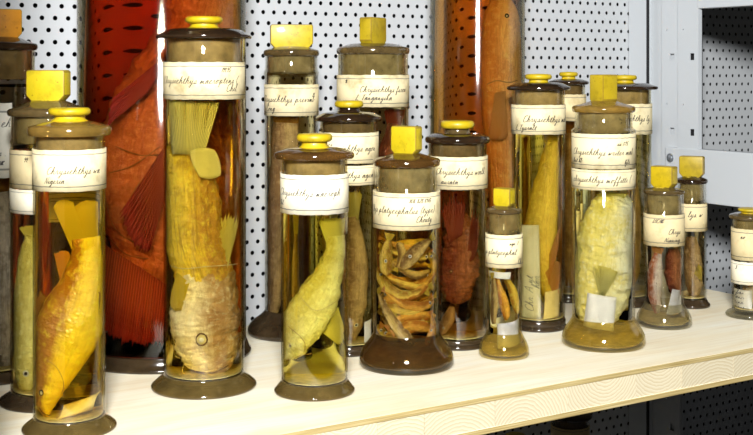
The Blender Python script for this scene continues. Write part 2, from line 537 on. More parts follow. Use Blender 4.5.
# ------------------------------------------------------------------ jars
GLYPH = {
    'a': [[(0, .1), (.5, .95), (.15, .8), (.1, .1), (.4, .15), (.6, .95), (.6, .1), (.85, .1)]],
    'b': [[(0, .1), (.4, 1.5), (.25, 2.1), (.15, 1.2), (.2, .05), (.5, .1), (.6, .7), (.8, .7)]],
    'c': [[(0, .1), (.5, .9), (.2, .95), (.08, .4), (.3, 0), (.7, .15)]],
    'd': [[(0, .1), (.5, .95), (.12, .7), (.12, .1), (.4, .15), (.65, 2.1), (.6, .1), (.85, .1)]],
    'e': [[(0, .1), (.45, .7), (.25, 1), (.08, .4), (.3, 0), (.65, .15)]],
    'f': [[(0, .1), (.45, 1.6), (.3, 2.1), (.2, 1), (.15, -1), (.35, -.6), (.3, .1), (.65, .2)]],
    'g': [[(0, .1), (.5, .95), (.12, .7), (.12, .1), (.45, .2), (.6, .95), (.5, -.9), (.2, -.9), (.8, .1)]],
    'h': [[(0, .1), (.4, 1.6), (.25, 2.1), (.15, 1), (.1, 0), (.3, .8), (.5, .9), (.55, .1), (.8, .1)]],
    'i': [[(0, .1), (.25, .95), (.25, .1), (.5, .1)], [(.3, 1.45), (.36, 1.5)]],
    'k': [[(0, .1), (.4, 1.6), (.25, 2.1), (.15, 0), (.3, .7), (.5, .9), (.3, .5), (.6, .05), (.8, .1)]],
    'l': [[(0, .1), (.4, 1.6), (.25, 2.1), (.15, .8), (.3, 0), (.55, .1)]],
    'm': [[(0, .1), (.15, .95), (.15, 0), (.35, .9), (.45, 0), (.65, .9), (.75, .05), (1, .1)]],
    'n': [[(0, .1), (.15, .95), (.15, 0), (.4, .9), (.5, .05), (.8, .1)]],
    'o': [[(0, .1), (.35, .95), (.08, .6), (.2, 0), (.5, .3), (.4, .9), (.75, .8)]],
    'p': [[(0, .1), (.25, 1.1), (.15, -1.1), (.2, .7), (.5, .9), (.5, .1), (.25, .1), (.8, .15)]],
    'r': [[(0, .1), (.2, 1), (.4, .85), (.4, .1), (.65, .1)]],
    's': [[(0, .1), (.3, 1), (.4, .3), (.2, 0), (.05, .1), (.6, .1)]],
    't': [[(0, .1), (.3, 1.6), (.25, .1), (.55, .1)], [(.05, 1.1), (.5, 1.2)]],
    'u': [[(0, .1), (.15, .95), (.15, .1), (.4, .15), (.5, .95), (.5, .1), (.8, .1)]],
    'v': [[(0, .1), (.15, .95), (.3, 0), (.5, .9), (.75, .8)]],
    'w': [[(0, .1), (.1, .95), (.2, .05), (.4, .7), (.5, .05), (.7, .9), (.9, .8)]],
    'y': [[(0, .1), (.15, .95), (.2, .2), (.45, .25), (.55, .95), (.4, -1), (.15, -.8), (.8, .1)]],
    'C': [[(.8, 1.7), (.6, 2.1), (.15, 1.6), (.1, .4), (.4, -.05), (.9, .3)]],
    'L': [[(.3, 1.6), (.5, 2.1), (.3, 1), (.1, .05), (.4, .1), (.9, 0)]],
    'N': [[(.05, 0), (.3, 2), (.6, .05), (.9, 2.1)]],
    'K': [[(.2, 2), (.15, 0)], [(.8, 2), (.2, 1), (.85, 0)]],
    'T': [[(0, 1.9), (.9, 2.05)], [(.5, 2), (.35, 0)]],
    'A': [[(0, 0), (.5, 2.1), (.75, 0)], [(.2, .8), (.7, .8)]],
    'O': [[(.5, 2), (.1, 1.2), (.3, 0), (.75, .8), (.5, 2)]],
    'B': [[(.15, 0), (.2, 2), (.6, 1.8), (.25, 1.1), (.7, .6), (.15, 0)]],
    '.': [[(.1, 0), (.16, .05)]], '(': [[(.5, 2.2), (.15, 1), (.4, -.4)]], ')': [[(.1, 2.2), (.4, 1), (.1, -.4)]],
    '-': [[(.1, .7), (.6, .75)]], ',': [[(.15, .1), (.05, -.3)]],
    '0': [[(.4, 1.7), (.05, .9), (.3, 0), (.65, .9), (.4, 1.7)]], '1': [[(.2, 1.3), (.4, 1.8), (.35, 0)]],
    '2': [[(.1, 1.4), (.4, 1.8), (.5, 1.1), (.05, 0), (.65, .05)]], '3': [[(.1, 1.6), (.5, 1.6), (.25, 1), (.55, .5), (.05, .1)]],
    '5': [[(.6, 1.8), (.2, 1.7), (.15, 1), (.55, .7), (.4, 0), (.05, .1)]], '6': [[(.5, 1.8), (.1, .7), (.4, 0), (.5, .8), (.1, .6)]],
    '8': [[(.5, 1.6), (.1, 1.4), (.55, .4), (.2, 0), (.1, .6), (.5, 1.6)]], '9': [[(.5, 1.2), (.1, 1.2), (.4, 1.8), (.55, 1.2), (.4, 0)]],
}


def script_lines(text, size, rnd):
    """cursive pen lines for a word: polylines in (s, z), s running to the right"""
    out, cur = [], 0.0
    for ch in text:
        if ch == ' ':
            cur += 0.75 * size
            continue
        g = GLYPH.get(ch)
        if not g:
            continue
        wv = rnd.uniform(0.88, 1.12)
        for st in g:
            sm = crom([(p[0], p[1]) for p in st], 3)
            out.append([((p[0] * 1.28 * wv + p[1] * 0.36) * size + cur, p[1] * size * 0.92 + math.sin(cur * 90) * size * 0.06) for p in sm])
        cur += max(p[0] for p in g[0]) * 1.28 * wv * size + 0.08 * size
    return out, cur


m_bright_sed = mat_plain('bright_pale_sediment', (0.72, 0.58, 0.22), 0.8, 0.25, 120)  # pale dregs, added as a disc to brighten the dark jar bottoms
m_ink = mat_plain('pen_ink', (0.020, 0.015, 0.012), 0.6)
m_glassA = mat_glass('jar_glass', (0.62, 0.56, 0.34), 0.022)
m_glassR = mat_glass('smeared_jar_glass', (0.62, 0.56, 0.34), 0.022, 0.07, 0.03)
m_glassB = mat_glass('clear_jar_glass', (0.72, 0.70, 0.58), 0.022)
m_plug = {
    'tan': mat_cloudy('ground_glass_tan', (0.58, 0.40, 0.13), 0.25, (0.85, 0.74, 0.46), 0.3),
    'grey': mat_cloudy('ground_glass_grey', (0.44, 0.33, 0.12), 0.38, (0.90, 0.82, 0.56), 0.16),
    'dark': mat_cloudy('ground_glass_brown', (0.26, 0.17, 0.06), 0.25, (0.7, 0.56, 0.35), 0.25),
}
m_lid = {
    'brown': mat_cloudy('brown_lid_glass', (0.17, 0.082, 0.020), 0.30, (0.55, 0.38, 0.18), 0.07, 1.6, 45),
    'dark': mat_cloudy('dark_lid_glass', (0.055, 0.030, 0.014), 0.22, (0.35, 0.22, 0.10), 0.07, 1.6, 45),
    'olive': mat_cloudy('olive_lid_glass', (0.42, 0.26, 0.055), 0.35, (0.75, 0.58, 0.28), 0.07, 1.6, 45),
    'grey': mat_cloudy('grey_lid_glass', (0.20, 0.135, 0.05), 0.30, (0.6, 0.48, 0.30), 0.07, 1.6, 45),
}
m_foot = {
    'olive': mat_cloudy('olive_foot_glass', (0.22, 0.15, 0.045), 0.42, (0.70, 0.58, 0.32), 0.05),
    'dark': mat_cloudy('dark_foot_glass', (0.07, 0.045, 0.022), 0.15, (0.35, 0.22, 0.10), 0.10),
    'brown': mat_cloudy('brown_foot_glass', (0.10, 0.07, 0.028), 0.74, (0.72, 0.60, 0.34), 0.05),
    'pale': mat_cloudy('pale_foot_glass', (0.40, 0.32, 0.10), 0.86, (0.95, 0.88, 0.6), 0.04),
    'clear': mat_cloudy('clear_foot_glass', (0.30, 0.27, 0.2), 0.86, (0.92, 0.9, 0.8), 0.04),
}
m_yel = {
    'bright': mat_yellow('bright_yellow_lacquer', (0.53, 0.40, 0.006)),
    'olive': mat_yellow('olive_yellow_lacquer', (0.42, 0.30, 0.008)),
    'ochre': mat_yellow('shaded_yellow_lacquer', (0.50, 0.20, 0.008)),  # yellow lacquer coloured ochre for the dimness at the far left
    'deep': mat_yellow('deep_yellow_lacquer', (0.52, 0.37, 0.005)),
}
m_worn_shade = mat_yellow('worn_shaded_edge', (0.30, 0.20, 0.012))  # worn edges, painted darker to give the faces the shading they lack
m_paper = {
    'cream': mat_paper('cream_label_paper', (0.82, 0.71, 0.43), stain=0.8),
    'white': mat_paper('white_label_paper', (0.87, 0.81, 0.62), stain=0.25),
    'aged': mat_paper('aged_label_paper', (0.70, 0.58, 0.32), stain=0.7),
    'grey': mat_paper('grey_label_paper', (0.62, 0.60, 0.50), stain=0.3),
}


def place(cx, yb):
    d = F * H / (yb - YH)
    u = (cx - CX) / F
    p = FWD * d + RGT * (u * d)
    ca = 1 / math.sqrt(1 + u * u)
    return p, d / F, ca, math.atan2(p.x, p.y)


def knob_disc(name, s, hw, z0, z1, mat, parent, stem=0.72, stem_mat=None):
    """mushroom knob: rounded disc on a waisted stem"""
    h = z1 - z0
    t = 0.56 * h
    k = lambda a: [(r * s, z * s) for r, z in a]
    stem_p = [(hw * 0.92, z0 - 0.5), (hw * 0.88, z0 + 0.6), (hw * stem, z0 + 0.22 * h), (hw * stem, z1 - t), ]
    disc_p = [(hw * 0.86, z1 - t * 0.98), (hw * 0.97, z1 - t * 0.78), (hw, z1 - t * 0.5), (hw * 0.97, z1 - t * 0.22), (hw * 0.88, z1 - t * 0.04), (hw * 0.6, z1), (0, z1 + 0.3)]
    if stem_mat:
        kb = link('knob', lathe('knob', k([(0, z1 - t * 0.98)] + disc_p), 40), mat, parent, 50)
        link('knob_stem', lathe('knob_stem', k([(0, z0 - 0.5)] + stem_p + [(0, z1 - t)]), 40), stem_mat, parent, 50)
    else:
        kb = link('knob', lathe('knob', k([(0, z0 - 0.5)] + stem_p + disc_p), 40), mat, parent, 50)
    return kb


def knob_paddle(name, s, wd, th, z0, z1, rot, mat, parent):
    """flat slab handle with cut corners and a squeezed foot"""
    h = z1 - z0
    cc = min(0.09 * wd, 0.11 * h)
    pts = [(-wd / 2 + 1.6 * cc, 0), (wd / 2 - 1.6 * cc, 0), (wd / 2, 1.7 * cc), (wd / 2, h - 0.5 * cc), (wd / 2 - 0.5 * cc, h), (-wd / 2 + 0.5 * cc, h), (-wd / 2, h - 0.5 * cc), (-wd / 2, 1.7 * cc)]
    bm = bmesh.new()
    fr = [bm.verts.new((x * s, -th / 2 * s, (z0 + z) * s)) for x, z in pts]
    f = bm.faces.new(fr)
    r = bmesh.ops.extrude_face_region(bm, geom=[f])
    for v in [e for e in r['geom'] if isinstance(e, bmesh.types.BMVert)]:
        v.co.y += th * s
    bmesh.ops.recalc_face_normals(bm, faces=bm.faces)
    for f in bm.faces:
        f.material_index = 0
    bv = bmesh.ops.bevel(bm, geom=bm.edges[:], offset=0.85 * s, segments=2, affect='EDGES', profile=0.55, material=1)
    bmesh.ops.rotate(bm, verts=bm.verts[:], cent=(0, 0, 0), matrix=Matrix.Rotation(math.radians(rot), 3, 'Z'))
    me = bpy.data.meshes.new('knob')
    bm.to_mesh(me)
    bm.free()
    o = link('knob', me, mat, parent, 35)
    me.materials.append(m_worn_shade)
    return o


def drips(s, z0, r, rnd, mat, parent):
    """small runs of lacquer around the foot of the handle"""
    bm = bmesh.new()
    for k in range(5):
        a = rnd.uniform(-2.4, -0.7)
        q = r * rnd.uniform(0.55, 1.0)
        v = bmesh.ops.create_icosphere(bm, subdivisions=1, radius=s * rnd.uniform(0.9, 1.8))['verts']
        for p in v:
            p.co = (p.co.x * 1.6 + math.cos(a) * q * s, p.co.y + math.sin(a) * q * s, p.co.z * 0.6 + (z0 + 0.3) * s)
    me = bpy.data.meshes.new('lacquer_drip')
    bm.to_mesh(me)
    bm.free()
    link('lacquer_drip', me, mat, parent, 60)


JARS = {}


def jar(key, label, cx, yb, hw, neck, foot, lid, knob, labels, T, lvl, glass='A', plug='tan', lidm='brown', footm='olive', base=None, scale=None, ring=True, group='glass specimen jars on the shelf', neck_hw=None):
    """measures in photo pixels at the jar's own distance; rows are converted to heights above the board
    neck=(top,bottom) rows; foot=(style, half width, height); lid=(half width, row top, row bottom, dome half width, dome row)"""
    if base is None:
        p, s, ca, az = place(cx, yb)
    else:
        p, s, ca, az = Vector(base), scale, 1.0, math.atan2(base[0], base[1])
    Z = lambda y: yb - y
    rnd = random.Random(hash(key) % 1000 if False else sum(ord(c) for c in key) * 7)
    root = bpy.data.objects.new('specimen_jar', None)
    col.objects.link(root)
    root.location = p
    root.rotation_euler = (0, 0, -az)
    tag(root, label, 'jar', group)
    g = {'A': m_glassA, 'B': m_glassB, 'R': m_glassR}[glass]
    hwm, wall = hw * ca, max(1.6, hw * 0.055)
    ri = hwm - wall
    fs, fa, fh = foot
    fa *= ca
    nh = (neck_hw or hw * 0.985) * ca
    k = lambda a: [(r * s, z * s) for r, z in a]
    zn0, zn1 = Z(neck[1]), Z(neck[0])
    # foot
    if fs == 'flange':
        prof = [(0, 0), (fa - 1.5, 0), (fa - 0.3, 0.8), (fa, 2.0), (fa - 0.4, 3.4), (fa - 2, 4.6), (hwm + (fa - hwm) * 0.45, fh * 0.62), (hwm + 0.8, fh * 0.86), (hwm, fh), (0, fh)]
        link('foot', lathe('foot', k(prof)), m_foot[footm], root, 50)
        zf = fh
        liq = [(0, zf + 0.6), (ri - 0.5, zf + 0.6)]
        outer = [(hwm, zf + 0.1)]
        inner = [(ri, zf + 0.1)]
    else:                                    # bell: hollow swelling foot, liquid stands in it
        bell = [(fa - 3, 0.0), (fa - 0.8, 1.0), (fa, 3.5), (fa - 0.3, 0.25 * fh), (fa - 0.13 * (fa - hwm), 0.42 * fh), (hwm + 0.62 * (fa - hwm), 0.6 * fh), (hwm + 0.25 * (fa - hwm), 0.80 * fh), (hwm + 0.05 * (fa - hwm), 0.94 * fh), (hwm, fh)]
        inn = [(0, 3.0), (fa - 5, 3.0), (fa - 3, 4.5)] + [(r - wall - 0.6, z + (0.6 if z < fh else 0)) for r, z in bell[3:]]
        prof = [(0, 0)] + bell + inn[::-1]
        link('foot', lathe('foot', k(prof)), m_foot[footm], root, 50)
        zf = fh
        liq = [(0, 3.6)] + [(r - 0.5, z + 0.5) for r, z in inn[1:]]
        outer = [(hwm, zf + 0.1)]
        inner = [(ri, zf + 0.1)]
    # body wall
    if ring:
        outer += [(hwm, zn0 - 5), (hwm + 0.9, zn0 - 3), (hwm + 0.9, zn0 - 1), (nh, zn0 + 1.5), (nh, zn1)]
    else:
        outer += [(hwm, zn0 - 2), (nh, zn0), (nh, zn1)]
    inner += [(ri, zn0 - 2), (nh - wall, zn0 + 1), (nh - wall, zn1)]
    link('glass_wall', lathe('glass_wall', k(outer + inner[::-1]), closed=True), g, root, 40)
    # liquid
    zl = Z(lvl)
    liq += [(ri - 0.5, zl - 0.8), (ri - 0.2, zl), (0, zl)]
    if fs == 'flange' and key not in ('big_red', 'big_orange'):
        bright_sed = [(0, zf + 1.2), (ri - 1.4, zf + 1.2), (ri - 1.6, zf + 2.0), (ri * 0.5, zf + 2.8), (0, zf + 2.4)]
        link('bright_sediment', lathe('bright_sediment', k(bright_sed), 32), m_bright_sed, root, 60)
    if fs == 'bell' and key != 'back_brown':
        bright_sed = [(0, 4.3), (fa - 7, 4.3), (fa - 6.4, 5.2), (fa * 0.5, 6.2), (0, 5.6)]  # same pale disc, added to lighten the hollow foot
        link('bright_sediment', lathe('bright_sediment', k(bright_sed), 32), m_bright_sed, root, 60)
    liq_o = link('liquid', lathe('liquid', k(liq)), mat_liquid('preserving_fluid_' + key, T, 2 * ri * s), root, 50)
    # lid
    lh, y0, y1, dh, dy = lid
    lh, dh = lh * ca, dh * ca
    za, zb_, zd = Z(y1), Z(y0), Z(dy)
    lt = zb_ - za
    prof = [(0, za), (lh - 1.2, za), (lh - 0.2, za + 0.25 * lt), (lh, za + 0.55 * lt), (lh - 0.5, za + 0.85 * lt), (lh - 1.6, zb_),
            (dh + (lh - dh) * 0.45, zb_ + (zd - zb_) * 0.35), (dh + 0.6, zb_ + (zd - zb_) * 0.75), (dh * 0.8, zd), (0, zd + 0.4)]
    lo = link('lid', lathe('lid', k(prof)), m_lid[lidm], root, 45)
    pz = Z(neck[1]) - 3.5
    link('ground_stopper', lathe('ground_stopper', k([(0, pz), (nh - wall - 1.6, pz), (nh - wall - 0.7, pz + 1), (nh - wall - 0.5, za - 0.3), (0, za - 0.3)])), m_plug[plug], lo, 50)
    if knob:
        if knob[0] == 'disc':
            knob_disc('knob', s, knob[1] * ca, Z(knob[3]), Z(knob[2]), m_yel[knob[4]], lo, stem_mat=(m_lid[knob[5]] if len(knob) > 5 else None))
        else:
            _, wd, th, yt, ybt, rot, ym = knob
            knob_paddle('knob', s, wd, th, Z(ybt), Z(yt), rot, m_yel[ym], lo)
            drips(s, Z(ybt), wd * 0.42, rnd, m_yel[ym], lo)
    # paper labels with handwriting
    dip = lambda y: y - 0.85 * hw * (y - YH) / F
    for (yt, ybm, pm, lines, span) in labels:
        yt, ybm = dip(yt), dip(ybm)
        rl = (hwm + 0.55) * s
        zt_, zb2 = Z(yt) * s, Z(ybm) * s
        a0, a1 = (math.radians(a) for a in span)
        n = 40
        vs, fs_, uv = [], [], []
        wob = [rnd.uniform(-0.25, 0.25) * s for _ in range(n + 1)]
        for i in range(n + 1):
            a = a0 + (a1 - a0) * i / n
            dx, dy_ = math.sin(a), -math.cos(a)
            for j in range(3):
                z = zb2 + (zt_ - zb2) * j / 2 + (wob[i] if j != 1 else 0)
                vs.append((dx * rl, dy_ * rl, z))
                uv.append((i / n, j / 2))
        for i in range(n):
            for j in range(2):
                q = i * 3 + j
                fs_.append((q, q + 3, q + 4, q + 1))
        me = mesh('label', vs, fs_, uv)
        lb = link('label', me, m_paper[pm], root, 60)
        so = lb.modifiers.new('thick', 'SOLIDIFY')
        so.thickness = 0.3 * s
        so.offset = 0
        vs, fs_ = [], []
        rt = rl + 0.28 * s
        for (txt, xo, yrow, size) in lines:
            pl, _ = script_lines(txt, size * s, rnd)
            sa = math.asin(max(-1, min(1, xo / hw))) if abs(xo) <= hw else math.copysign(math.pi / 2, xo)
            for ln in pl:
                pts = []
                for (q, z) in ln:
                    a = sa + q / rt
                    pts.append((a, Z(dip(yrow)) * s + z))
                lw = 0.25 * s
                for i in range(len(pts) - 1):
                    (a, z), (b, z2) = pts[i], pts[i + 1]
                    if a < a0 or b > a1:
                        continue
                    dxx, dzz = (b - a) * rt, z2 - z
                    L = math.hypot(dxx, dzz) or 1e-9
                    wq = lw * (1.25 if dzz < 0 else 0.8)
                    nx, nz = -dzz / L * wq, dxx / L * wq
                    ex, ez = dxx / L * 0.1 * s, dzz / L * 0.1 * s
                    b0 = len(vs)
                    for (aa, zz, sg) in ((a - ex / rt, z - ez, 1), (a - ex / rt, z - ez, -1), (b + ex / rt, z2 + ez, -1), (b + ex / rt, z2 + ez, 1)):
                        an, zz2 = aa + nx * sg / rt, zz + nz * sg
                        vs.append((math.sin(an) * rt, -math.cos(an) * rt, zz2))
                    fs_.append((b0, b0 + 1, b0 + 2, b0 + 3))
        if fs_:
            link('handwriting', mesh('handwriting', vs, fs_), m_ink, lb)
    J = dict(root=root, s=s, ca=ca, cx=cx, yb=yb, ri=(ri - 1.2) * s, rip=ri - 1.2, p=p, az=az, zf=(zf if fs == 'flange' else 4.5) * s, rb=((ri if fs == 'flange' else ri) - 1.2) * s)
    JARS[key] = J
    return J


FULL = (-118, 118)
AMBER, OLIVE = (0.80, 0.50, 0.07), (0.84, 0.70, 0.20)
jar('front_left', 'tall amber jar front-most at the left, mushroom knob, curved golden fish head down', 69.5, 428, 36.5, (136, 149), ('flange', 48, 13), (42.5, 126, 135, 26, 121),
    ('disc', 21.5, 107.5, 121.5, 'deep'), [(150, 191.5, 'cream', [('Chrysichthys wa', -22, 174, 3.7), ('Nigeria', -24, 183.5, 3.3)], FULL)], (0.95, 0.68, 0.045), 149.5, lidm='olive', footm='olive', ring=False)
jar('left_behind', 'jar with broad yellow paddle knob directly behind the front left amber jar', 48.5, 400, 38, (115, 139), ('flange', 50, 12), (41.5, 109, 115.5, 22, 100.5),
    ('paddle', 40, 17, 70, 101, -24, 'bright'), [(150.5, 189, 'aged', [('99.', -24, 162, 2.6)], FULL), (189.8, 214, 'white', [], FULL)], (0.80, 0.64, 0.14), 146, lidm='grey', plug='grey', footm='dark')
jar('far_left', 'jar with yellow paddle knob coloured ochre for shade, cut off by the left edge of the picture', -2, 375, 38, (50, 76), ('flange', 46, 10), (40.5, 43.5, 50, 24, 37),
    ('paddle', 44, 16, 9, 39, 12, 'ochre'), [(103, 178, 'grey', [('ch', 2.5, 127, 4.6), ('s .', 0, 156, 3.8), ('6 AKK', -3, 165, 2.0)], (-118, 21))], (0.45, 0.36, 0.2), 84, lidm='dark', plug='dark', footm='dark')
jar('big_red', 'largest jar of deep red fluid holding a big orange-red fish, behind the mushroom-knobbed jars', 162.5, 352.5, 84.5, (-112, -84), ('flange', 90, 13), (92, -122, -112, 60, -132),
    ('disc', 32, -156, -131, 'deep'), [], (0.62, 0.095, 0.014), -80, glass='R', lidm='dark', footm='dark', ring=False)
jar('tall_gold', 'tallest front jar with flat disc lid, fish head with round eye at the bottom', 204, 386, 40.5, (39, 61.5), ('flange', 53, 14), (48, 35, 39, 37, 28.5),
    ('disc', 19, 16.5, 29, 'deep'), [(62, 99.5, 'cream', [('Chrysichthys macroptens (', -38.5, 83.5, 3.6), ('199.9.5', 16, 72, 2.5), ('Chil', 21, 91.5, 3.8)], FULL)], (0.93, 0.66, 0.08), 62, lidm='dark', plug='tan', footm='olive')
jar('back_brown', 'narrow jar with wide yellow paddle knob and brown fish, against the wall', 291.5, 333, 26.5, (56, 71), ('bell', 44, 24), (28, 50, 56, 17, 46.5),
    ('paddle', 42.5, 13, 24.5, 48, 3, 'bright'), [(84.5, 116, 'cream', [('Chrysichthys previmb', -26.2, 102, 3.3), ('Cong', -24, 111, 3.0), ('ll.', 20, 97, 2.0)], FULL)], (0.82, 0.66, 0.26), 72, glass='B', lidm='grey', plug='grey', footm='dark')
jar('front_olive', 'front jar of yellow-olive fluid with mushroom knob and a slanting pale fish', 314.5, 391, 33.5, (157.5, 174), ('flange', 40.5, 12), (40, 152, 158, 29, 147.5),
    ('disc', 18, 133.5, 148, 'deep'), [(175, 214.5, 'white', [('Chrysichthys macroph', -32.5, 196, 3.6), ('Chil', -33, 206, 2.6)], FULL)], (0.96, 0.85, 0.14), 174.5, lidm='brown', footm='olive', ring=False)
jar('mid_two_label', 'jar with two pale labels and dark disc lid behind the front olive jar', 349, 350, 29, (121, 132), ('flange', 31.5, 9), (33, 116, 121, 25, 112),
    ('disc', 14.5, 100.5, 113, 'deep', 'dark'), [(133, 163.5, 'cream', [('Chrysichthys agon', -22, 151, 3.3)], FULL), (165.5, 185, 'cream', [('Chrysichthys agua', -22, 177.5, 3.1)], FULL)], (0.62, 0.52, 0.18), 132, lidm='dark', plug='dark', footm='dark', ring=False)
jar('back_tan', 'wide jar at the wall with a yellow paddle knob seen nearly edge on', 373, 331, 35.5, (54, 74), ('flange', 37, 9), (36.7, 47.5, 54, 24, 43.5),
    ('paddle', 29, 14, 17.5, 45, 58, 'olive'), [(75, 107, 'cream', [('Chrysichthys furca', -13, 92, 3.0), ('L. Tanganyika', -17, 100, 2.8), ('98.', -27, 83, 2.0)], FULL)], (0.60, 0.44, 0.18), 76, lidm='grey', plug='grey', footm='dark', ring=False)
jar('squat_small_fish', 'squat front jar with swollen brown foot, packed with small golden fish', 406.5, 364.5, 33, (165, 190), ('bell', 47.5, 33), (34, 158.5, 165.5, 17, 153),
    ('paddle', 29, 13, 126, 154, -30, 'bright'), [(193, 230, 'cream', [('Chys platycephalus (type)', -32.5, 213, 3.3), ('308. 8.28 89.65', 2, 202.5, 2.3), ('Chouty', 9, 222, 3.0)], FULL)], (0.93, 0.64, 0.09), 194, glass='B', lidm='brown', plug='grey', footm='brown', neck_hw=31.5)
jar('dark_red_fish', 'jar with yellow-rimmed glass knob holding a dark red spiny fish', 457.5, 344, 29.5, (143, 156), ('flange', 31.5, 9), (32.5, 136.5, 142.5, 24, 133),
    ('disc', 17, 120.5, 135, 'deep', 'grey'), [(157, 189.5, 'cream', [('Chrysichthys walk', -21, 174.5, 3.3), ('aurata', -16, 184, 2.8)], FULL)], (0.50, 0.27, 0.06), 157, lidm='dark', plug='dark', footm='dark', ring=False)
jar('big_orange', 'tall wide jar of orange-brown fluid standing at the wall behind the small jar', 477.5, 309.7, 47.5, (-80, -62), ('flange', 50, 10), (52, -88, -80, 36, -95),
    ('disc', 20, -110, -94, 'deep'), [], (0.78, 0.30, 0.035), -58, glass='R', lidm='dark', footm='dark', ring=False)
jar('tiny_yellow', 'smallest front jar, pale yellow fluid, with three slim brown fish', 504, 355.5, 18, (212, 234), ('bell', 25.5, 24), (18.3, 208, 212.5, 10, 205.5),
    ('paddle', 19, 11, 188, 206.5, -28, 'bright'), [(235, 268, 'cream', [('ys platycephal', -17.6, 254.5, 2.7), ('ngu. 1', 5, 245, 2.0), ('Ch', 13, 264, 2.5)], FULL)], (0.97, 0.90, 0.40), 232, glass='B', lidm='grey', plug='grey', footm='pale')
jar('yellow_flat_lid', 'jar with flat dark disc lid and a long yellow fish beside a tall paper slip', 538.5, 327, 26.5, (90, 104), ('flange', 28.5, 10), (32, 86, 90, 24, 82.5),
    ('disc', 13.5, 74, 84, 'deep'), [(105, 134.5, 'cream', [('Chrysichthys mab', -15, 122, 3.3), ('L. Tyuralt', -22, 130, 2.6)], FULL)], (0.92, 0.70, 0.07), 104.5, lidm='dark', plug='tan', footm='dark', ring=False)
jar('slim_back', 'slimmest dark jar at the wall, half hidden between two labelled jars', 568.5, 300, 17, (84.5, 94), ('flange', 19, 7), (20.5, 81, 84.5, 14, 79),
    ('disc', 9.5, 72, 80, 'deep'), [(94.5, 121, 'aged', [('l. hys', 6, 110, 2.6)], FULL)], (0.55, 0.38, 0.10), 95, lidm='dark', plug='dark', footm='dark', ring=False)
jar('front_two_label', 'front jar with two stacked labels, domed lid and swollen olive foot', 603.5, 343.8, 31.5, (111, 129), ('bell', 42.5, 27), (32, 106, 112, 15, 100.5),
    ('paddle', 19, 20, 74.5, 102.5, -45, 'olive'), [(134, 169, 'cream', [('Chrysichthys writer mab', -29, 155, 3.2), ('us 3.9.5', 13, 145.5, 2.2), ('Brit Kib', -29, 163, 2.3), ('Kyli', 20, 164, 2.3)], FULL), (170, 190, 'cream', [('chrysichthys moffitti (', -29, 182.5, 3.2)], FULL)], (0.97, 0.90, 0.32), 133, glass='B', lidm='olive', plug='grey', footm='pale', neck_hw=29)
jar('back_flat_lid', 'dark jar with flat disc lid next to the steel upright', 624.5, 303, 27, (89.5, 103), ('flange', 29.5, 9), (33.7, 86, 89.5, 24, 83),
    ('disc', 12.5, 75, 84, 'deep'), [(104, 134.5, 'cream', [('Chrysichthys ly.', -13, 121, 3.0)], FULL)], (0.55, 0.42, 0.10), 104, lidm='dark', plug='tan', footm='dark', ring=False)
jar('small_clear', 'small clear jar with bright yellow paddle knob and a red and white fish', 664, 325, 20, (193, 213), ('bell', 28.5, 23), (21, 189.5, 193.5, 11, 187),
    ('paddle', 24, 12, 166, 187.5, -28, 'deep'), [(215, 246.5, 'aged', [('LOCAKO', -11, 223, 1.9), ('Chrys', 4, 234, 2.6), ('Nianing', 0, 242, 2.3)], FULL)], (0.95, 0.88, 0.62), 214, glass='B', lidm='grey', plug='grey', footm='clear')
jar('small_behind', 'small dark jar with olive paddle knob behind the clear jar, below the steel rail', 692, 306, 14.5, (183, 200), ('flange', 18.5, 8), (16, 178.5, 183, 9, 176),
    ('paddle', 24, 9, 156, 177, -14, 'olive'), [(204, 231.5, 'aged', [('lys. w', -4, 217, 3.0)], FULL)], (0.62, 0.46, 0.18), 200, glass='B', lidm='dark', plug='grey', footm='dark')
jar('far_right', 'small jar with yellow cap cut off by the right edge, two pasted labels', 750, 316, 18.5, (219, 229), ('flange', 25, 7), (21.5, 214.5, 218.5, 15, 213),
    ('disc', 12.5, 208, 214, 'deep'), [(229.5, 261, 'aged', [('L', 5, 252, 4.5), ('no', -9, 239, 2.2)], FULL), (262.5, 285, 'white', [('3', -14, 270, 2.2)], FULL)], (0.85, 0.80, 0.55), 230, glass='B', lidm='grey', plug='grey', footm='clear', ring=False)

# ------------------------------------------------------------------ what floats in the jars
def seen(J, xo, dep):
    """where (px off the axis) a thing at depth dep must stand to be seen at column offset xo through the fluid cylinder"""
    Rl = J['rip'] + 1.0
    b = max(-0.985 * Rl, min(0.985 * Rl, xo))
    i = math.asin(b / Rl)
    dl = i - math.asin(b / (N_FLUID * Rl))
    return b - math.tan(dl) * (max(dep, -Rl) + math.sqrt(Rl * Rl - b * b))


def loc(J, x, y, dep=0.0):
    """photo column/row and depth (px, negative towards the viewer) -> the jar's own frame, kept inside the glass"""
    s = J['s']
    px, py, pz = seen(J, x - J['cx'], dep) * s, dep * s, (J['yb'] - y) * s
    r = math.hypot(px, py)
    if r > J['ri']:
        px, py = px * J['ri'] / r, py * J['ri'] / r
    return Vector((px, py, max(pz, J['zf'] + 3.0 * s)))


def clampv(J, v):
    r = math.hypot(v.x, v.y)
    q = J['ri']
    if r > q:
        v = Vector((v.x * q / r, v.y * q / r, v.z))
    if v.z < J['zf'] + 3.0 * J['s']:
        v = Vector((v.x, v.y, J['zf'] + 3.0 * J['s']))
    return v


def seat(o, J):
    o.location = J['p']
    o.rotation_euler = (0, 0, -J['az'])
    return o


def hug(J, x, m=0.96):
    q = J['rip'] * m
    xo = (x - J['cx'])
    return -math.sqrt(max(0.0, q * q - xo * xo))


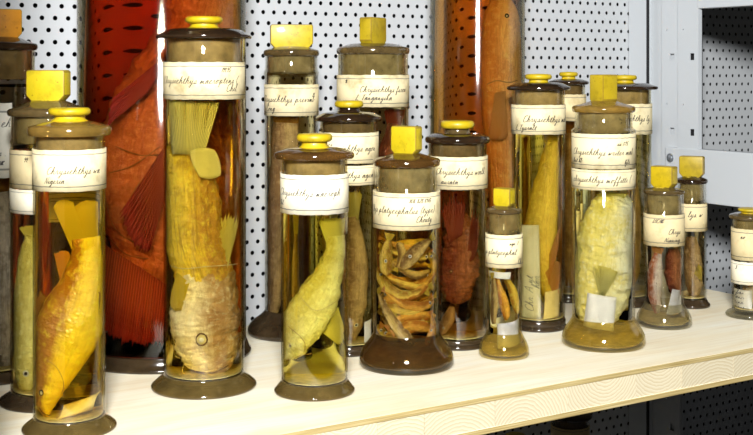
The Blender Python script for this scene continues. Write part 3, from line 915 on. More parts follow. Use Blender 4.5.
class Fish:
    def __init__(s, jk, label, pts, mat, back=1, dep=0.0, amp=0.8, group=None, seg=22, n=9, name='preserved_fish', wr=0.72, gill=True, nscale=1.0, seed=0, cat='fish', hugm=None, chev=0.0, fold=0.0):
        """pts: (column, row, half height[, half thickness[, depth]]) from snout to tail root"""
        J = s.J = JARS[jk]
        P = []
        for q in pts:
            x, y, h = q[:3]
            w_ = q[3] if len(q) > 3 and q[3] is not None else h * wr
            d = q[4] if len(q) > 4 else dep
            if hugm:
                d = hug(J, x, hugm) + w_
            P.append((x, y, h, w_, d))
        s.S = S = crom(P, n)
        vs, fs, uv = [], [], []
        m = len(S)
        sd = Vector((seed * 3.1 + len(label), seed * 1.7, 0.3))
        for i, (x, y, h, w_, d) in enumerate(S):
            h, w_ = max(h, 0.3), max(w_, 0.3)
            a, b = S[max(0, i - 1)], S[min(m - 1, i + 1)]
            tx, tz = b[0] - a[0], -(b[1] - a[1])
            L = math.hypot(tx, tz) or 1
            tx, tz = tx / L, tz / L
            nx, nz = -tz * back, tx * back
            u = i / (m - 1)
            g = 1.0
            if gill:
                g = 1.05 if u < 0.24 else (0.955 if u < 0.275 else 1.0)
            for k in range(seg):
                ph = 2 * math.pi * k / seg
                c_, s_ = math.cos(ph), math.sin(ph)
                px, py, pz = x + nx * h * c_ * g, d + w_ * s_ * g, y - nz * h * c_ * g
                q = Vector((px, py, pz)) * 0.09 * nscale + sd
                dn = noise.noise(q) * amp + noise.noise(q * 2.7) * amp * 0.55 + noise.noise(Vector((q.x * 9, q.y * 9, q.z * 3))) * amp * 0.3
                if fold:
                    dn -= 0.45 * fold * (1 - min(1, 5 * abs(noise.noise(q * 1.1 + Vector((9, 2, 4)))))) + 0.8 * fold * (1 - min(1, 5 * abs(noise.noise(Vector((q.x * 3.1, q.y * 3.1, q.z * 1.4))))))
                if chev and u > 0.36:
                    dn += chev * math.sin(u * 130 + 7 * abs(math.sin(ph)) + 2 * noise.noise(q * 2))
                px += nx * c_ * dn
                pz -= nz * c_ * dn
                py += s_ * dn
                v = Vector((seen(J, px - J['cx'], py) * J['s'], py * J['s'], (J['yb'] - pz) * J['s']))
                vs.append(clampv(J, v))
                uv.append((u, k / seg))
        for i in range(m - 1):
            for k in range(seg):
                fs.append((i * seg + k, i * seg + (k + 1) % seg, (i + 1) * seg + (k + 1) % seg, (i + 1) * seg + k))
        for i in (0, m - 1):
            c = sum((vs[i * seg + k] for k in range(seg)), Vector()) / seg
            e = len(vs)
            vs.append(c)
            uv.append((float(i > 0), 0.5))
            fs += [(i * seg + k, i * seg + (k + 1) % seg, e) for k in range(seg)]
        me = fix_normals(mesh(name, vs, fs, uv))
        s.o = seat(link(name, me, mat, None, 80), J)
        tag(s.o, label, cat, group)

    def surf(s, x, y, out=0.0):
        """depth of the near side of the body at a photo position"""
        b = min(s.S, key=lambda q: (q[0] - x) ** 2 + (q[1] - y) ** 2)
        off = math.hypot(b[0] - x, b[1] - y)
        f = math.sqrt(max(0.02, 1 - (off / max(b[2], 0.3)) ** 2))
        return b[4] - b[3] * f - out

    def eye(s, x, y, r, mat, pmat, pr=0.5, out=0.15):
        J = s.J
        d = s.surf(x, y, out)
        for nm, rr_, dd, mt in (('eye', r, 0.0, mat), ('pupil', r * pr, -r * 0.42, pmat)):
            c = loc(J, x, y, d + dd)
            bm = bmesh.new()
            bmesh.ops.create_uvsphere(bm, u_segments=14, v_segments=8, radius=rr_ * J['s'])
            for v in bm.verts:
                v.co = clampv(J, Vector((v.co.x, v.co.y * 0.55, v.co.z)) + c)
            me = bpy.data.meshes.new(nm)
            bm.to_mesh(me)
            bm.free()
            if nm == 'eye':
                e = link('eye', me, mt, s.o, 60)
            else:
                link('pupil', me, mt, e, 60)

    def fin(s, name, b0, b1, t0, t1, mat, rays=9, rag=0.12, dep=None, bow=0.0, rip=0.5, seed=1):
        """ribbed fin: root line b0-b1, edge line t0-t1 (photo positions)"""
        J = s.J
        rnd = random.Random(seed * 13 + rays)
        n, m = rays * 2, 7
        vs, fs, uv = [], [], []
        if dep is None:
            dep = s.surf(*b0) * 0.6
        ends = [1 - rag * (rnd.random() if i % 2 == 0 else 0.6 + rnd.random() * 0.6) for i in range(n + 1)]
        for i in range(n + 1):
            a = i / n
            rx, ry = b0[0] + (b1[0] - b0[0]) * a, b0[1] + (b1[1] - b0[1]) * a
            ex, ey = t0[0] + (t1[0] - t0[0]) * a, t0[1] + (t1[1] - t0[1]) * a
            arc = 4 * a * (1 - a) * bow
            dx, dy = ex - rx, ey - ry
            L = math.hypot(dx, dy) or 1
            ex, ey = ex + dx / L * arc, ey + dy / L * arc
            for j in range(m):
                t = j / (m - 1) * ends[i]
                dd = dep + (rip if i % 2 else -rip) * t + 2.2 * rip * math.sin(t * 2.2 + a * 4)
                v = Vector((seen(J, rx + (ex - rx) * t - J['cx'], dd) * J['s'], dd * J['s'], (J['yb'] - (ry + (ey - ry) * t)) * J['s']))
                vs.append(clampv(J, v))
                uv.append((a, j / (m - 1)))
        for i in range(n):
            for j in range(m - 1):
                q = i * m + j
                fs.append((q, q + m, q + m + 1, q + 1))
        o = link(name, mesh(name, vs, fs, uv), mat, s.o, 70)
        so = o.modifiers.new('thick', 'SOLIDIFY')
        so.thickness = 0.5 * J['s']
        return o

    def cord(s, name, pts, r, mat, sides=5):
        r *= 0.62
        """thin tube along photo points on the near side of the body (barbel, thread, mouth line)"""
        J = s.J
        Q = [loc(J, q[0], q[1], q[2] if len(q) > 2 else s.surf(q[0], q[1], 0.4)) for q in (crom(pts, 5) if len(pts) > 2 else pts)]
        vs, fs = [], []
        for i, p in enumerate(Q):
            t = (Q[min(i + 1, len(Q) - 1)] - Q[max(0, i - 1)]).normalized()
            a = t.orthogonal().normalized()
            b = t.cross(a)
            k = r * J['s'] * (1 if 0 < i < len(Q) - 1 else 0.5)
            vs += [p + a * math.cos(2 * math.pi * j / sides) * k + b * math.sin(2 * math.pi * j / sides) * k for j in range(sides)]
        for i in range(len(Q) - 1):
            for j in range(sides):
                fs.append((i * sides + j, i * sides + (j + 1) % sides, (i + 1) * sides + (j + 1) % sides, (i + 1) * sides + j))
        return link(name, mesh(name, vs, fs), mat, s.o, 80)


def slip(jk, label, quad, mat, m=0.97, curl=0.0, dep=None, text=None, name='paper_slip', fold=0.0, rnd=0.0):
    """a paper slip standing in the fluid: four photo corners (top left, top right, bottom right, bottom left)"""
    J = JARS[jk]
    N = 8
    vs, fs, uv = [], [], []
    (ax, ay), (bx_, by), (cx_, cy), (dx, dy) = quad

    def at(u, v, o=0.0):
        if rnd:
            p, q = 2 * u - 1, 2 * v - 1
            u, v = 0.5 + 0.5 * p * (1 - rnd * (1 - math.sqrt(1 - q * q / 2))), 0.5 + 0.5 * q * (1 - rnd * (1 - math.sqrt(1 - p * p / 2)))
        x = (ax + (bx_ - ax) * u) * v + (dx + (cx_ - dx) * u) * (1 - v)
        y = (ay + (by - ay) * u) * v + (dy + (cy - dy) * u) * (1 - v)
        d = (hug(J, x, m) if dep is None else dep) + curl * math.sin(u * 3.0 + 0.4) + fold * math.cos(v * 5) - o
        return clampv(J, Vector((seen(J, x - J['cx'], d) * J['s'], d * J['s'], (J['yb'] - y) * J['s'])))
    for i in range(N + 1):
        for j in range(N + 1):
            vs.append(at(i / N, j / N))
            uv.append((i / N, j / N))
    for i in range(N):
        for j in range(N):
            q = i * (N + 1) + j
            fs.append((q, q + N + 1, q + N + 2, q + 1))
    o = seat(link(name, mesh(name, vs, fs, uv), mat, None, 60), J)
    so = o.modifiers.new('thick', 'SOLIDIFY')
    so.thickness = 0.35 * J['s']
    so.offset = 1
    tag(o, label, 'paper')
    if text:
        vs, fs = [], []
        for (txt, u0, v0, size, vert) in text:
            pl, _ = script_lines(txt, size, random.Random(5))
            Wd, Ht = math.hypot(bx_ - ax, by - ay), math.hypot(dx - ax, dy - ay)
            for ln in pl:
                P = [((u0 - z / Wd, v0 + q / Ht) if vert else (u0 + q / Wd, v0 + z / Ht)) for q, z in ln]
                for (p, q) in zip(P, P[1:]):
                    if not (0 <= p[0] <= 1 and 0 <= p[1] <= 1 and 0 <= q[0] <= 1 and 0 <= q[1] <= 1):
                        continue
                    A, B = at(*p, 0.5), at(*q, 0.5)
                    t = B - A
                    nrm = Vector((-t.z, 0, t.x)).normalized() * 0.22 * J['s'] if t.length > 0 else Vector((0, 0, 0))
                    b = len(vs)
                    vs += [A + nrm, A - nrm, B - nrm, B + nrm]
                    fs.append((b, b + 1, b + 2, b + 3))
        tag(link('handwriting', mesh('handwriting', vs, fs), m_ink, o), kind='stuff')
    return o


f_gold = mat_fish('golden_fish_skin', (0.92, 0.62, 0.02), (0.40, 0.15, 0.012), (0.68, 0.36, 0.015), 80, 0.3, 0.35, (0.50, 0.70), 0.35, 0.25)
f_ochre = mat_fish('ochre_fish_skin', (0.90, 0.64, 0.05), (0.52, 0.27, 0.03), (0.34, 0.15, 0.02), 60, 0.3, 0.6, bstr=0.8, fib=0.75)
f_head = mat_fish('pale_brown_fish_skin', (0.88, 0.76, 0.52), (0.40, 0.23, 0.08), (0.30, 0.13, 0.04), 40, 0.3, 0.75, (0.30, 0.62), 0.8, 0.25, 40.0)
f_pale = mat_fish('pale_yellow_fish_skin', (0.90, 0.82, 0.30), (0.66, 0.54, 0.10), (0.52, 0.38, 0.06), 70, 0.3, 0.4, bstr=0.7, fib=0.35, big=40.0)
f_lump = mat_fish('cream_fish_skin', (0.96, 0.90, 0.56), (0.90, 0.76, 0.20), (0.74, 0.58, 0.03), 30, 0.35, 0.95, (0.15, 0.6), 0.9, fib=0.5, big=38.0)
f_brown = mat_fish('brown_fish_skin', (0.52, 0.36, 0.15), (0.26, 0.14, 0.045), (0.10, 0.05, 0.02), 60, 0.4, 0.6)
f_dkred = mat_fish('dark_red_fish_skin', (0.40, 0.15, 0.05), (0.20, 0.04, 0.018), (0.07, 0.015, 0.008), 40, 0.3, 0.8, bstr=1.0)
f_red = mat_fish('orange_red_fish_skin', (0.80, 0.40, 0.12), (0.62, 0.22, 0.06), (0.40, 0.09, 0.03), 50, 0.4, 0.7, bstr=1.0, fib=0.8, big=26.0)
f_orange = mat_fish('orange_fish_skin', (0.92, 0.48, 0.12), (0.72, 0.28, 0.05), (0.45, 0.13, 0.025), 90, 0.4, 0.6, bstr=0.8, big=34.0)
f_small = [mat_fish('small_fish_skin_%d' % i, a, b, (0.10, 0.045, 0.012), 40, 0.22, 0.55, fib=0.7) for i, (a, b) in enumerate((((0.90, 0.62, 0.10), (0.40, 0.20, 0.03)), ((0.90, 0.46, 0.06), (0.46, 0.16, 0.02)), ((0.70, 0.48, 0.14), (0.24, 0.13, 0.04))))]
f_rw = mat_fish('red_white_fish_skin', (0.85, 0.72, 0.55), (0.62, 0.20, 0.08), (0.45, 0.08, 0.03), 40, 0.25, 0.7, bstr=0.8)
f_grey = mat_fish('grey_fish_skin', (0.55, 0.50, 0.42), (0.22, 0.18, 0.14), (0.08, 0.06, 0.05), 60, 0.25, 0.6)
f_yel = mat_fish('yellow_fish_skin', (0.82, 0.60, 0.12), (0.50, 0.36, 0.06), (0.72, 0.34, 0.05), 90, 0.3, 0.5)
n_gold = mat_fin('golden_fin', (0.92, 0.68, 0.08), (0.85, 0.62, 0.10))
n_dark = mat_fin('brown_fin', (0.48, 0.24, 0.05), (0.35, 0.16, 0.04))
n_yel = mat_fin('pale_fin', (0.90, 0.80, 0.25), (0.80, 0.68, 0.15))
n_red = mat_fin('red_fin', (0.60, 0.10, 0.06), (0.62, 0.06, 0.05))
n_hair = mat_fin('dark_red_ray', (0.62, 0.16, 0.06), (0.45, 0.05, 0.03))
n_org = mat_fin('orange_fin', (0.85, 0.42, 0.12), (0.75, 0.32, 0.08))
n_dkr = mat_fin('dark_red_fin', (0.42, 0.10, 0.05), (0.30, 0.06, 0.03))
m_eye = mat_plain('eye_pale', (0.72, 0.62, 0.30), 0.2)
m_eyed = mat_plain('eye_dark', (0.05, 0.04, 0.03), 0.15)
m_eyew = mat_plain('eye_white', (0.75, 0.72, 0.62), 0.2)
m_line = mat_plain('skin_crease', (0.38, 0.20, 0.05), 0.5)
m_dkline = mat_plain('dark_skin_line', (0.14, 0.07, 0.02), 0.4)
m_thread = mat_plain('cotton_thread', (0.62, 0.50, 0.22), 0.8)
p_gold = mat_paper('yellowed_slip', (0.86, 0.66, 0.20), lines=False, stain=0.4)
p_leaf = mat_paper('olive_leaf_slip', (0.60, 0.50, 0.10), lines=False, stain=0.5)
p_oliv = mat_paper('olive_slip', (0.68, 0.60, 0.28), lines=False, stain=0.3)
p_whit = mat_paper('white_slip', (0.84, 0.80, 0.66), lines=False, stain=0.2)
p_grey = mat_paper('grey_slip', (0.62, 0.60, 0.56), lines=False, stain=0.2)

# front left jar
fi = Fish('front_left', 'golden fish hanging head down, curved, in the front left amber jar', [(48, 412, 2, 2), (46.5, 403, 8), (47, 392, 13), (52, 375, 19), (60, 352, 26), (68, 330, 32), (75, 308, 31), (81, 286, 24), (85, 266, 19), (86, 250, 15), (85, 236, 14, 4)], f_gold, 1, amp=1.0, dep=-4, n=14, seg=32)
fi.fin('tail_fin', (73, 250), (86, 244), (54, 204), (73, 199), n_gold, 9, 0.03, -6, 6, 0.25)
fi.fin('tail_fin', (83, 246), (97, 250), (75, 203), (97, 200), n_gold, 9, 0.03, -4, 4, 0.25, seed=4)
fi.fin('adipose_fin', (62, 285), (72, 258), (55, 250), (68, 248), n_org, 5, 0.10, -2, 2, seed=2)
fi.fin('dorsal_fin', (44, 330), (53, 300), (36, 318), (40, 287), n_dark, 7, 0.15, 2, 3, seed=3)
fi.fin('pectoral_fin', (60, 372), (66, 366), (70, 326), (75, 330), n_gold, 5, 0.1, None, 2, seed=5)
fi.fin('pelvic_fin', (92, 315), (99, 313), (93, 287), (104, 290), n_dark, 7, 0.2, -16, 3, seed=6)
fi.eye(42.5, 387, 3.0, m_eyed, m_eye, 0.62, 0.7)
fi.cord('mouth_line', [(40, 402), (44, 408), (51, 411)], 1.0, m_dkline)
fi.cord('gill_crease', [(46, 352), (58, 362), (64, 380), (58, 398)], 0.5, m_line)
JJ = JARS['front_left']


def scroll(jk, label, a, b, wdt, mat, turns=0.62, rad=8):
    """a slip of paper curled to a half tube, its axis from a to b (photo positions)"""
    J = JARS[jk]
    vs, fs = [], []
    n = 14
    for i in range(n + 1):
        ang = -0.5 + 2 * math.pi * turns * i / n
        for (x, y) in (a, b):
            vs.append(clampv(J, Vector((seen(J, x + math.cos(ang) * rad * 0.5 - J['cx'], -14) * J['s'], (-14 - math.sin(ang) * rad) * J['s'], (J['yb'] - (y - math.cos(ang) * rad)) * J['s']))))
    for i in range(n):
        fs.append((2 * i, 2 * i + 1, 2 * i + 3, 2 * i + 2))
    o = seat(link('paper_slip', mesh('paper_slip', vs, fs), mat, None, 70), J)
    so = o.modifiers.new('thick', 'SOLIDIFY')
    so.thickness = 0.4 * J['s']
    tag(o, label, 'paper')


scroll('front_left', 'curled yellow paper slip lying under the golden fish in the front left jar', (60, 408), (96, 398), 20, p_gold)

# tall gold jar
fi = Fish('tall_gold', 'big-headed ochre catfish hanging head down in the tallest front jar, round eye showing', [(211, 372, 8, 6), (211, 365, 19, 12), (209, 350, 28, 19), (206, 330, 34, 23), (205, 310, 35, 25), (208, 288, 29, 23), (203, 268, 29, 22), (195, 240, 29, 22), (192, 205, 29, 21), (189, 172, 26, 17), (187, 152, 22, 12), (187, 143, 17, 7)], f_ochre, -1, amp=2.2, dep=-4, n=18, seg=56, chev=0.55, nscale=1.3, fold=1.6)
hd = fi.o.data
hd.materials.append(f_head)
for p in hd.polygons:
    if max(hd.vertices[v].co.z for v in p.vertices) < (386 - 272) * fi.J['s'] + 0.004 * math.sin(p.center.x * 300):
        p.material_index = 1
fi.fin('tail_fin', (171, 152), (204, 152), (158, 100), (219, 100), n_yel, 22, 0.03, -23, 2, 0.8)
fi.fin('pectoral_fin', (214, 262), (226, 268), (222, 212), (240, 214), n_yel, 6, 0.2, -14, 3, 0.8, seed=3)
fi.eye(201.5, 333, 4.6, m_eye, m_eyew, 0.5)
fi.cord('eye_ring', [(196.5, 331), (198, 337.5), (203, 338.5), (207, 334.5), (205.5, 328.5), (200, 327), (196.5, 331)], 1.4, m_dkline)
fi.cord('mouth_line', [(181, 352), (187, 363), (200, 367), (215, 367), (228, 362)], 1.2, m_dkline)
fi.cord('gill_crease', [(228, 292), (231, 310), (226, 330), (216, 345)], 0.5, m_line)
fi.cord('barbel', [(183, 352), (178, 345), (173, 330), (172, 316)], 0.6, m_thread)
fi.cord('barbel', [(186, 358), (183, 366), (186, 371)], 0.6, m_thread)
fi.cord('barbel', [(186, 355), (179, 354), (176, 352)], 0.6, m_thread)
fi.fin('gill_membrane', (178, 268), (190, 278), (168, 300), (182, 306), n_gold, 8, 0.05, -20, 3, 0.6, seed=9)
fi.cord('thread', [(166, 262, -22), (185, 263, -31), (205, 261, -33), (225, 261, -28), (238, 262, -16)], 0.7, m_thread)
slip('tall_gold', 'cut yellowish slip floating against the tail of the tallest jar fish', [(187, 146), (216, 145), (223, 175), (199, 177)], p_leaf, dep=-28, rnd=0.6, curl=1.6)

# front olive jar
fi = Fish('front_olive', 'pale yellow fish slanting head down to the left in the front olive jar', [(283.5, 358, 3, 3), (285, 352, 10), (290, 342, 16), (299, 326, 21), (311, 308, 22), (321, 290, 20), (328, 272, 15), (333, 256, 12), (336, 243, 10, 4), (336, 234, 9, 3)], f_pale, 1, amp=1.8, dep=-6, n=14, seg=40, nscale=1.3, fold=1.4)
fi.fin('tail_fin', (328, 245), (342, 244), (318, 217), (346, 216), n_yel, 9, 0.1, -6, 3)
fi.fin('adipose_fin', (326, 274), (329, 268), (320, 262), (324, 258), n_yel, 5, 0.05, -12, 5, seed=2)
fi.fin('pelvic_fin', (322, 330), (338, 305), (340, 345), (345, 330), n_yel, 7, 0.15, -4, 4, seed=3)
fi.eye(290, 341, 2.6, m_eye, m_eyed, 0.5)
fi.cord('gill_crease', [(287, 322), (297, 328), (305, 338), (304, 348)], 0.5, m_line)
fi.cord('thread', [(300, 292, -18), (315, 305, -25), (335, 298, -20), (346, 290, -10)], 0.5, m_thread)
fi.cord('mouth_line', [(284, 357), (292, 356), (300, 352), (312, 350)], 0.5, m_line)

# jars of the left
fi = Fish('left_behind', 'olive fish head down with pale eye, behind the front left jar', [(27, 388, 3), (27, 378, 8), (27, 365, 12), (28, 340, 16), (30, 310, 17), (32, 280, 16), (34, 250, 13), (35, 232, 9, 5)], f_pale, 1, dep=-10, amp=1.0)
fi.fin('tail_fin', (28, 236), (42, 236), (20, 224), (50, 222), n_yel, 9, 0.1, -8, 2)
fi.eye(27, 367, 3.2, m_eyew, m_eyed, 0.55)
fi = Fish('far_left', 'silver-grey fish in the jar cut off by the left edge', [(4, 362, 5), (3, 345, 12), (2, 310, 17), (0, 260, 19), (-2, 215, 17), (-4, 190, 12)], f_grey, 1, dep=-12, amp=1.4)
fi.fin('tail_fin', (-14, 195), (6, 195), (-22, 172), (12, 172), n_dark, 9, 0.1, -10, 2)

# big red jar
fi = Fish('big_red', 'big orange-red fish filling the largest jar, fins spread downwards', [(222, -50, 10), (216, -30, 30), (206, 0, 40), (200, 40, 47), (190, 80, 60), (180, 120, 72), (175, 160, 76), (172, 200, 74), (166, 235, 64), (156, 262, 48), (146, 284, 30, 10)], f_red, -1, amp=3.2, dep=-10, n=16, seg=60, wr=0.6, nscale=0.8, fold=3.0)
fi.fin('tail_fin', (108, 236), (168, 276), (96, 318), (162, 334), n_hair, 34, 0.10, -44, 8, 0.7)
fi.fin('dorsal_fin', (172, 50), (150, 90), (112, 100), (106, 127), n_red, 7, 0.1, -60, 2, 1.0, seed=2)
fi.fin('pectoral_fin', (172, 130), (168, 176), (122, 206), (150, 244), n_hair, 16, 0.08, -64, 10, 1.3, seed=3)
for c in ([(118, 142), (140, 150), (162, 150)], [(112, 168), (135, 160), (160, 142)], [(128, 200), (140, 178), (158, 160)], [(110, 230), (128, 246), (150, 250)], [(108, 190), (118, 222), (140, 236)]):
    fi.cord('skin_fold', c, 0.9, m_line)

# back jar beside the wall, two-label jar, wide back jar
fi = Fish('back_brown', 'long brown fish head down in the narrow jar by the wall', [(272, 316, 4), (273, 304, 7), (274.5, 285, 10), (277, 250, 12), (281, 210, 14), (284, 175, 14), (285, 145, 14), (286, 122, 13, 8)], f_brown, 1, dep=-6, amp=1.3)
fi.eye(268, 300, 1.8, m_eyew, m_eyed)
fi.fin('tail_fin', (274, 124), (298, 124), (272, 110), (300, 110), n_dark, 7, 0.1, -6, 1)
fi.fin('pectoral_fin', (270, 228), (270, 215), (266, 196), (272, 190), n_dark, 5, 0.1, -10, 2, seed=5)
fi = Fish('mid_two_label', 'thin olive-brown fish in the two-label jar behind the olive jar', [(352, 338, 4), (352, 322, 10), (354, 295, 13), (356, 262, 12), (354, 235, 9), (352, 215, 6, 3)], f_brown, 1, dep=-2, amp=1.0)
fi.fin('tail_fin', (346, 218), (358, 218), (344, 192), (362, 190), n_yel, 7, 0.1, -4, 4)
fi.eye(356, 322, 2, m_eyew, m_eyed)
slip('mid_two_label', 'small white slip low in the two-label jar beside the squat jar', [(364, 318), (371, 316), (371, 336), (364, 340)], p_whit)
fi = Fish('back_tan', 'reddish brown fish in the wide jar at the wall', [(376, 312, 5), (376, 290, 14), (380, 250, 19), (384, 205, 19), (388, 165, 15), (392, 135, 9), (394, 122, 6, 3)], f_dkred, 1, dep=-4, amp=1.2)
fi.fin('tail_fin', (388, 128), (400, 126), (384, 108), (406, 108), n_dkr, 9, 0.1, -6, 2)

# dark red spiny fish
fi = Fish('dark_red_fish', 'dark red spiny fish hanging head down in the yellow-rimmed knob jar', [(457, 301, 6, 5), (457, 294, 13), (458, 278, 18), (460, 258, 19), (459, 238, 16), (457, 218, 12), (455, 203, 8, 4)], f_dkred, 1, dep=-4, amp=2.4, nscale=1.8, n=14, seg=34, fold=2.0)
fi.fin('dorsal_fin', (450, 240), (462, 232), (438, 192), (466, 190), n_dkr, 10, 0.35, -18, 2, 1.0)
fi.fin('pectoral_fin', (466, 262), (474, 255), (474, 196), (484, 215), n_dkr, 9, 0.3, -16, 2, 1.0, seed=2)
fi.fin('pelvic_fin', (446, 262), (444, 250), (433, 205), (431, 240), n_dkr, 8, 0.3, -14, 2, 1.0, seed=3)
fi.eye(451, 268, 1.8, m_eyed, m_line, 0.5)
fi = Fish('dark_red_fish', 'small brown fish fallen to the bottom below the dark red spiny fish', [(441, 333, 2), (444, 326, 5), (449, 316, 6), (452, 304, 3)], f_brown, 1, dep=-8, amp=0.8)
fi.eye(444, 325, 1.2, m_eyew, m_eyed)

# big orange jar
fi = Fish('big_orange', 'long orange fish pressed against the right side of the tall orange jar', [(500, -6, 5), (501, 8, 14), (501, 28, 19), (502, 55, 22), (503, 90, 22), (505, 140, 20), (507, 195, 18), (508, 245, 14), (507, 278, 9, 5)], f_orange, -1, dep=-14, amp=1.2, seg=26)
fi.fin('tail_fin', (500, 276), (514, 276), (492, 298), (518, 298), n_org, 9, 0.1, -14, 3)
fi.fin('pectoral_fin', (494, 92), (505, 90), (488, 140), (508, 138), n_org, 7, 0.1, -34, 3, seed=2)
fi.eye(506, 17, 2.6, m_eyed, m_eye, 0.4)
fi.cord('gill_crease', [(486, 84), (496, 80), (508, 82), (520, 80)], 0.9, m_line)

# small fish packed in the squat jar
spec = [
    ([(387, 272), (386, 256), (389, 237)], 8.5, 0, 0.92, 'golden fish standing upright under the label of the squat jar', (386, 258)),
    ([(402, 264), (411, 253), (422, 243), (430, 237)], 8.0, 2, 0.92, 'olive fish with white eye just under the label of the squat jar', (410, 252)),
    ([(413, 340), (408, 334), (397, 321), (386, 306), (379, 292)], 7.0, 2, 0.97, 'brown-headed small fish lowest in the squat jar pile', (410, 337)),
    ([(376, 268), (386, 283), (404, 291), (428, 284)], 6.5, 0, 0.9, 'pale golden fish curving below the upright fish in the squat jar', (381, 274)),
    ([(380, 301), (398, 294), (418, 288), (436, 272)], 6.0, 1, 0.88, 'orange fish running up to the right across the middle of the squat jar pile', (386, 298)),
    ([(378, 314), (392, 304), (412, 306), (434, 297)], 6.2, 0, 0.86, 'pale golden fish crossing under the orange ones, squat jar, eye at the left', (384, 310)),
    ([(434, 300), (420, 302), (402, 298), (386, 288)], 5.6, 1, 0.93, 'orange fish with its head against the right glass, middle of the squat jar', (430, 300)),
    ([(436, 317), (420, 312), (402, 314), (390, 322)], 6.0, 1, 0.84, 'orange fish with head at right, above the lowest right one, squat jar', (431, 315)),
    ([(437, 331), (424, 323), (408, 320), (396, 326)], 6.2, 1, 0.9, 'lowest orange fish pointing right in the squat jar pile', (431, 328)),
    ([(376, 327), (388, 334), (404, 330)], 5.4, 0, 0.85, 'pale golden fish low at the left glass of the squat jar', (381, 330)),
    ([(398, 239), (402, 250), (397, 264)], 5.0, 2, 0.8, 'thin dark fish standing between the two upper fish of the squat jar', None),
    ([(430, 250), (436, 268), (428, 288)], 5.6, 0, 0.9, 'pale golden fish bent along the upper right glass of the squat jar', (431, 254)),
    ([(426, 342), (433, 328), (431, 312)], 5.0, 1, 0.92, 'orange fish standing on its head at the lower right glass, squat jar', (428, 339)),
]
rs = random.Random(11)
for k in range(12):                         # the inside of the pile
    y = 242 + k * 8.4
    s_ = 1 if k % 2 else -1
    spec.append(([(406 - s_ * 22, y + rs.uniform(-5, 5)), (406, y + rs.uniform(-7, 7)), (406 + s_ * 22, y + rs.uniform(-5, 5))], 6.0, k % 3, None, None, None))
for k in range(10):                         # slim ones wedged between the front fish
    y = 244 + k * 9.5
    a = rs.choice((-1, 1))
    spec.append(([(406 - a * 24, y + rs.uniform(-8, 8)), (406 - a * 6, y + rs.uniform(-2, 10)), (406 + a * 24, y + rs.uniform(-10, 6))], 4.6, (k * 2 + 1) % 3, rs.uniform(0.70, 0.80), None, (406 - a * 20, y + 1) if k % 2 else None))
for k, (pt, h, mi, hm, lab, ey) in enumerate(spec):
    h *= 0.88
    n_ = len(pt)
    shp = [0.35, 0.95, 1.0, 0.75, 0.38]
    P5 = crom([tuple(p) for p in pt], 6)
    P = []
    for i in range(7):
        t = i / 6
        q = P5[min(len(P5) - 1, round(t * (len(P5) - 1)))]
        hh = h * (0.3, 0.85, 1.0, 0.98, 0.8, 0.55, 0.3)[i]
        P.append((q[0], q[1], hh, hh * 0.55) + (() if hm else (rs.uniform(-4, 12),)))
    fi = Fish('squat_small_fish', lab or ('small fish half hidden inside the packed pile of the squat jar'), P, f_small[mi], 1 if k % 2 else -1, amp=0.6, n=4, seg=14, seed=k, group='small fish packed in the squat jar', gill=True, hugm=hm)
    a, b = P[-1], P[-2]
    dx, dy = a[0] - b[0], a[1] - b[1]
    L = math.hypot(dx, dy) or 1
    dx, dy = dx / L, dy / L
    hk = h * 0.3
    fi.fin('tail_fin', (a[0] - dy * hk, a[1] + dx * hk), (a[0] + dy * hk, a[1] - dx * hk), (a[0] + dx * h - dy * h * 0.8, a[1] + dy * h + dx * h * 0.8), (a[0] + dx * h + dy * h * 0.8, a[1] + dy * h - dx * h * 0.8), n_gold if mi != 1 else n_org, 5, 0.15, fi.S[-1][4], 0, 0.3)
    if ey:
        fi.eye(ey[0], ey[1], 1.7, m_eyew, m_eyed, 0.55, 0.2)

# tiny yellow jar
for k, (P, lab) in enumerate((
        ([(494, 322, 1.5), (493, 314, 4), (494, 300, 4.5), (494, 286, 3), (493, 277, 2)], 'slim brown fish on the left inside the smallest front jar'),
        ([(506, 319, 1.5), (506, 312, 4.5), (503, 298, 5), (499, 286, 3.5), (497, 276, 2)], 'slim orange-brown fish in the middle of the smallest front jar'),
        ([(517, 314, 1.5), (516, 306, 4), (513, 292, 4.5), (507, 280, 3), (502, 273, 2)], 'slim brown fish on the right inside the smallest front jar'))):
    fi = Fish('tiny_yellow', lab, [(x, y, h, h * 0.7, -9 + 5 * k) for x, y, h in P], f_small[(2, 1, 0)[k]], 1, amp=0.5, n=6, seg=14, seed=k, group='slim fish in the smallest jar')
    x, y = P[-1][:2]
    fi.fin('tail_fin', (x - 2, y + 1), (x + 2, y), (x - 5, y - 6), (x + 3, y - 7), n_gold, 4, 0.1, -9 + 5 * k, 0, 0.3)
slip('tiny_yellow', 'grey slip with faded pencil lines in the smallest front jar', [(497, 321), (519, 318), (520, 343), (498, 346)], p_grey, m=0.985)
slip('tiny_yellow', 'folded cream paper just below the label of the smallest front jar', [(488, 270), (511, 270), (510, 277), (489, 276)], p_whit, m=0.9)

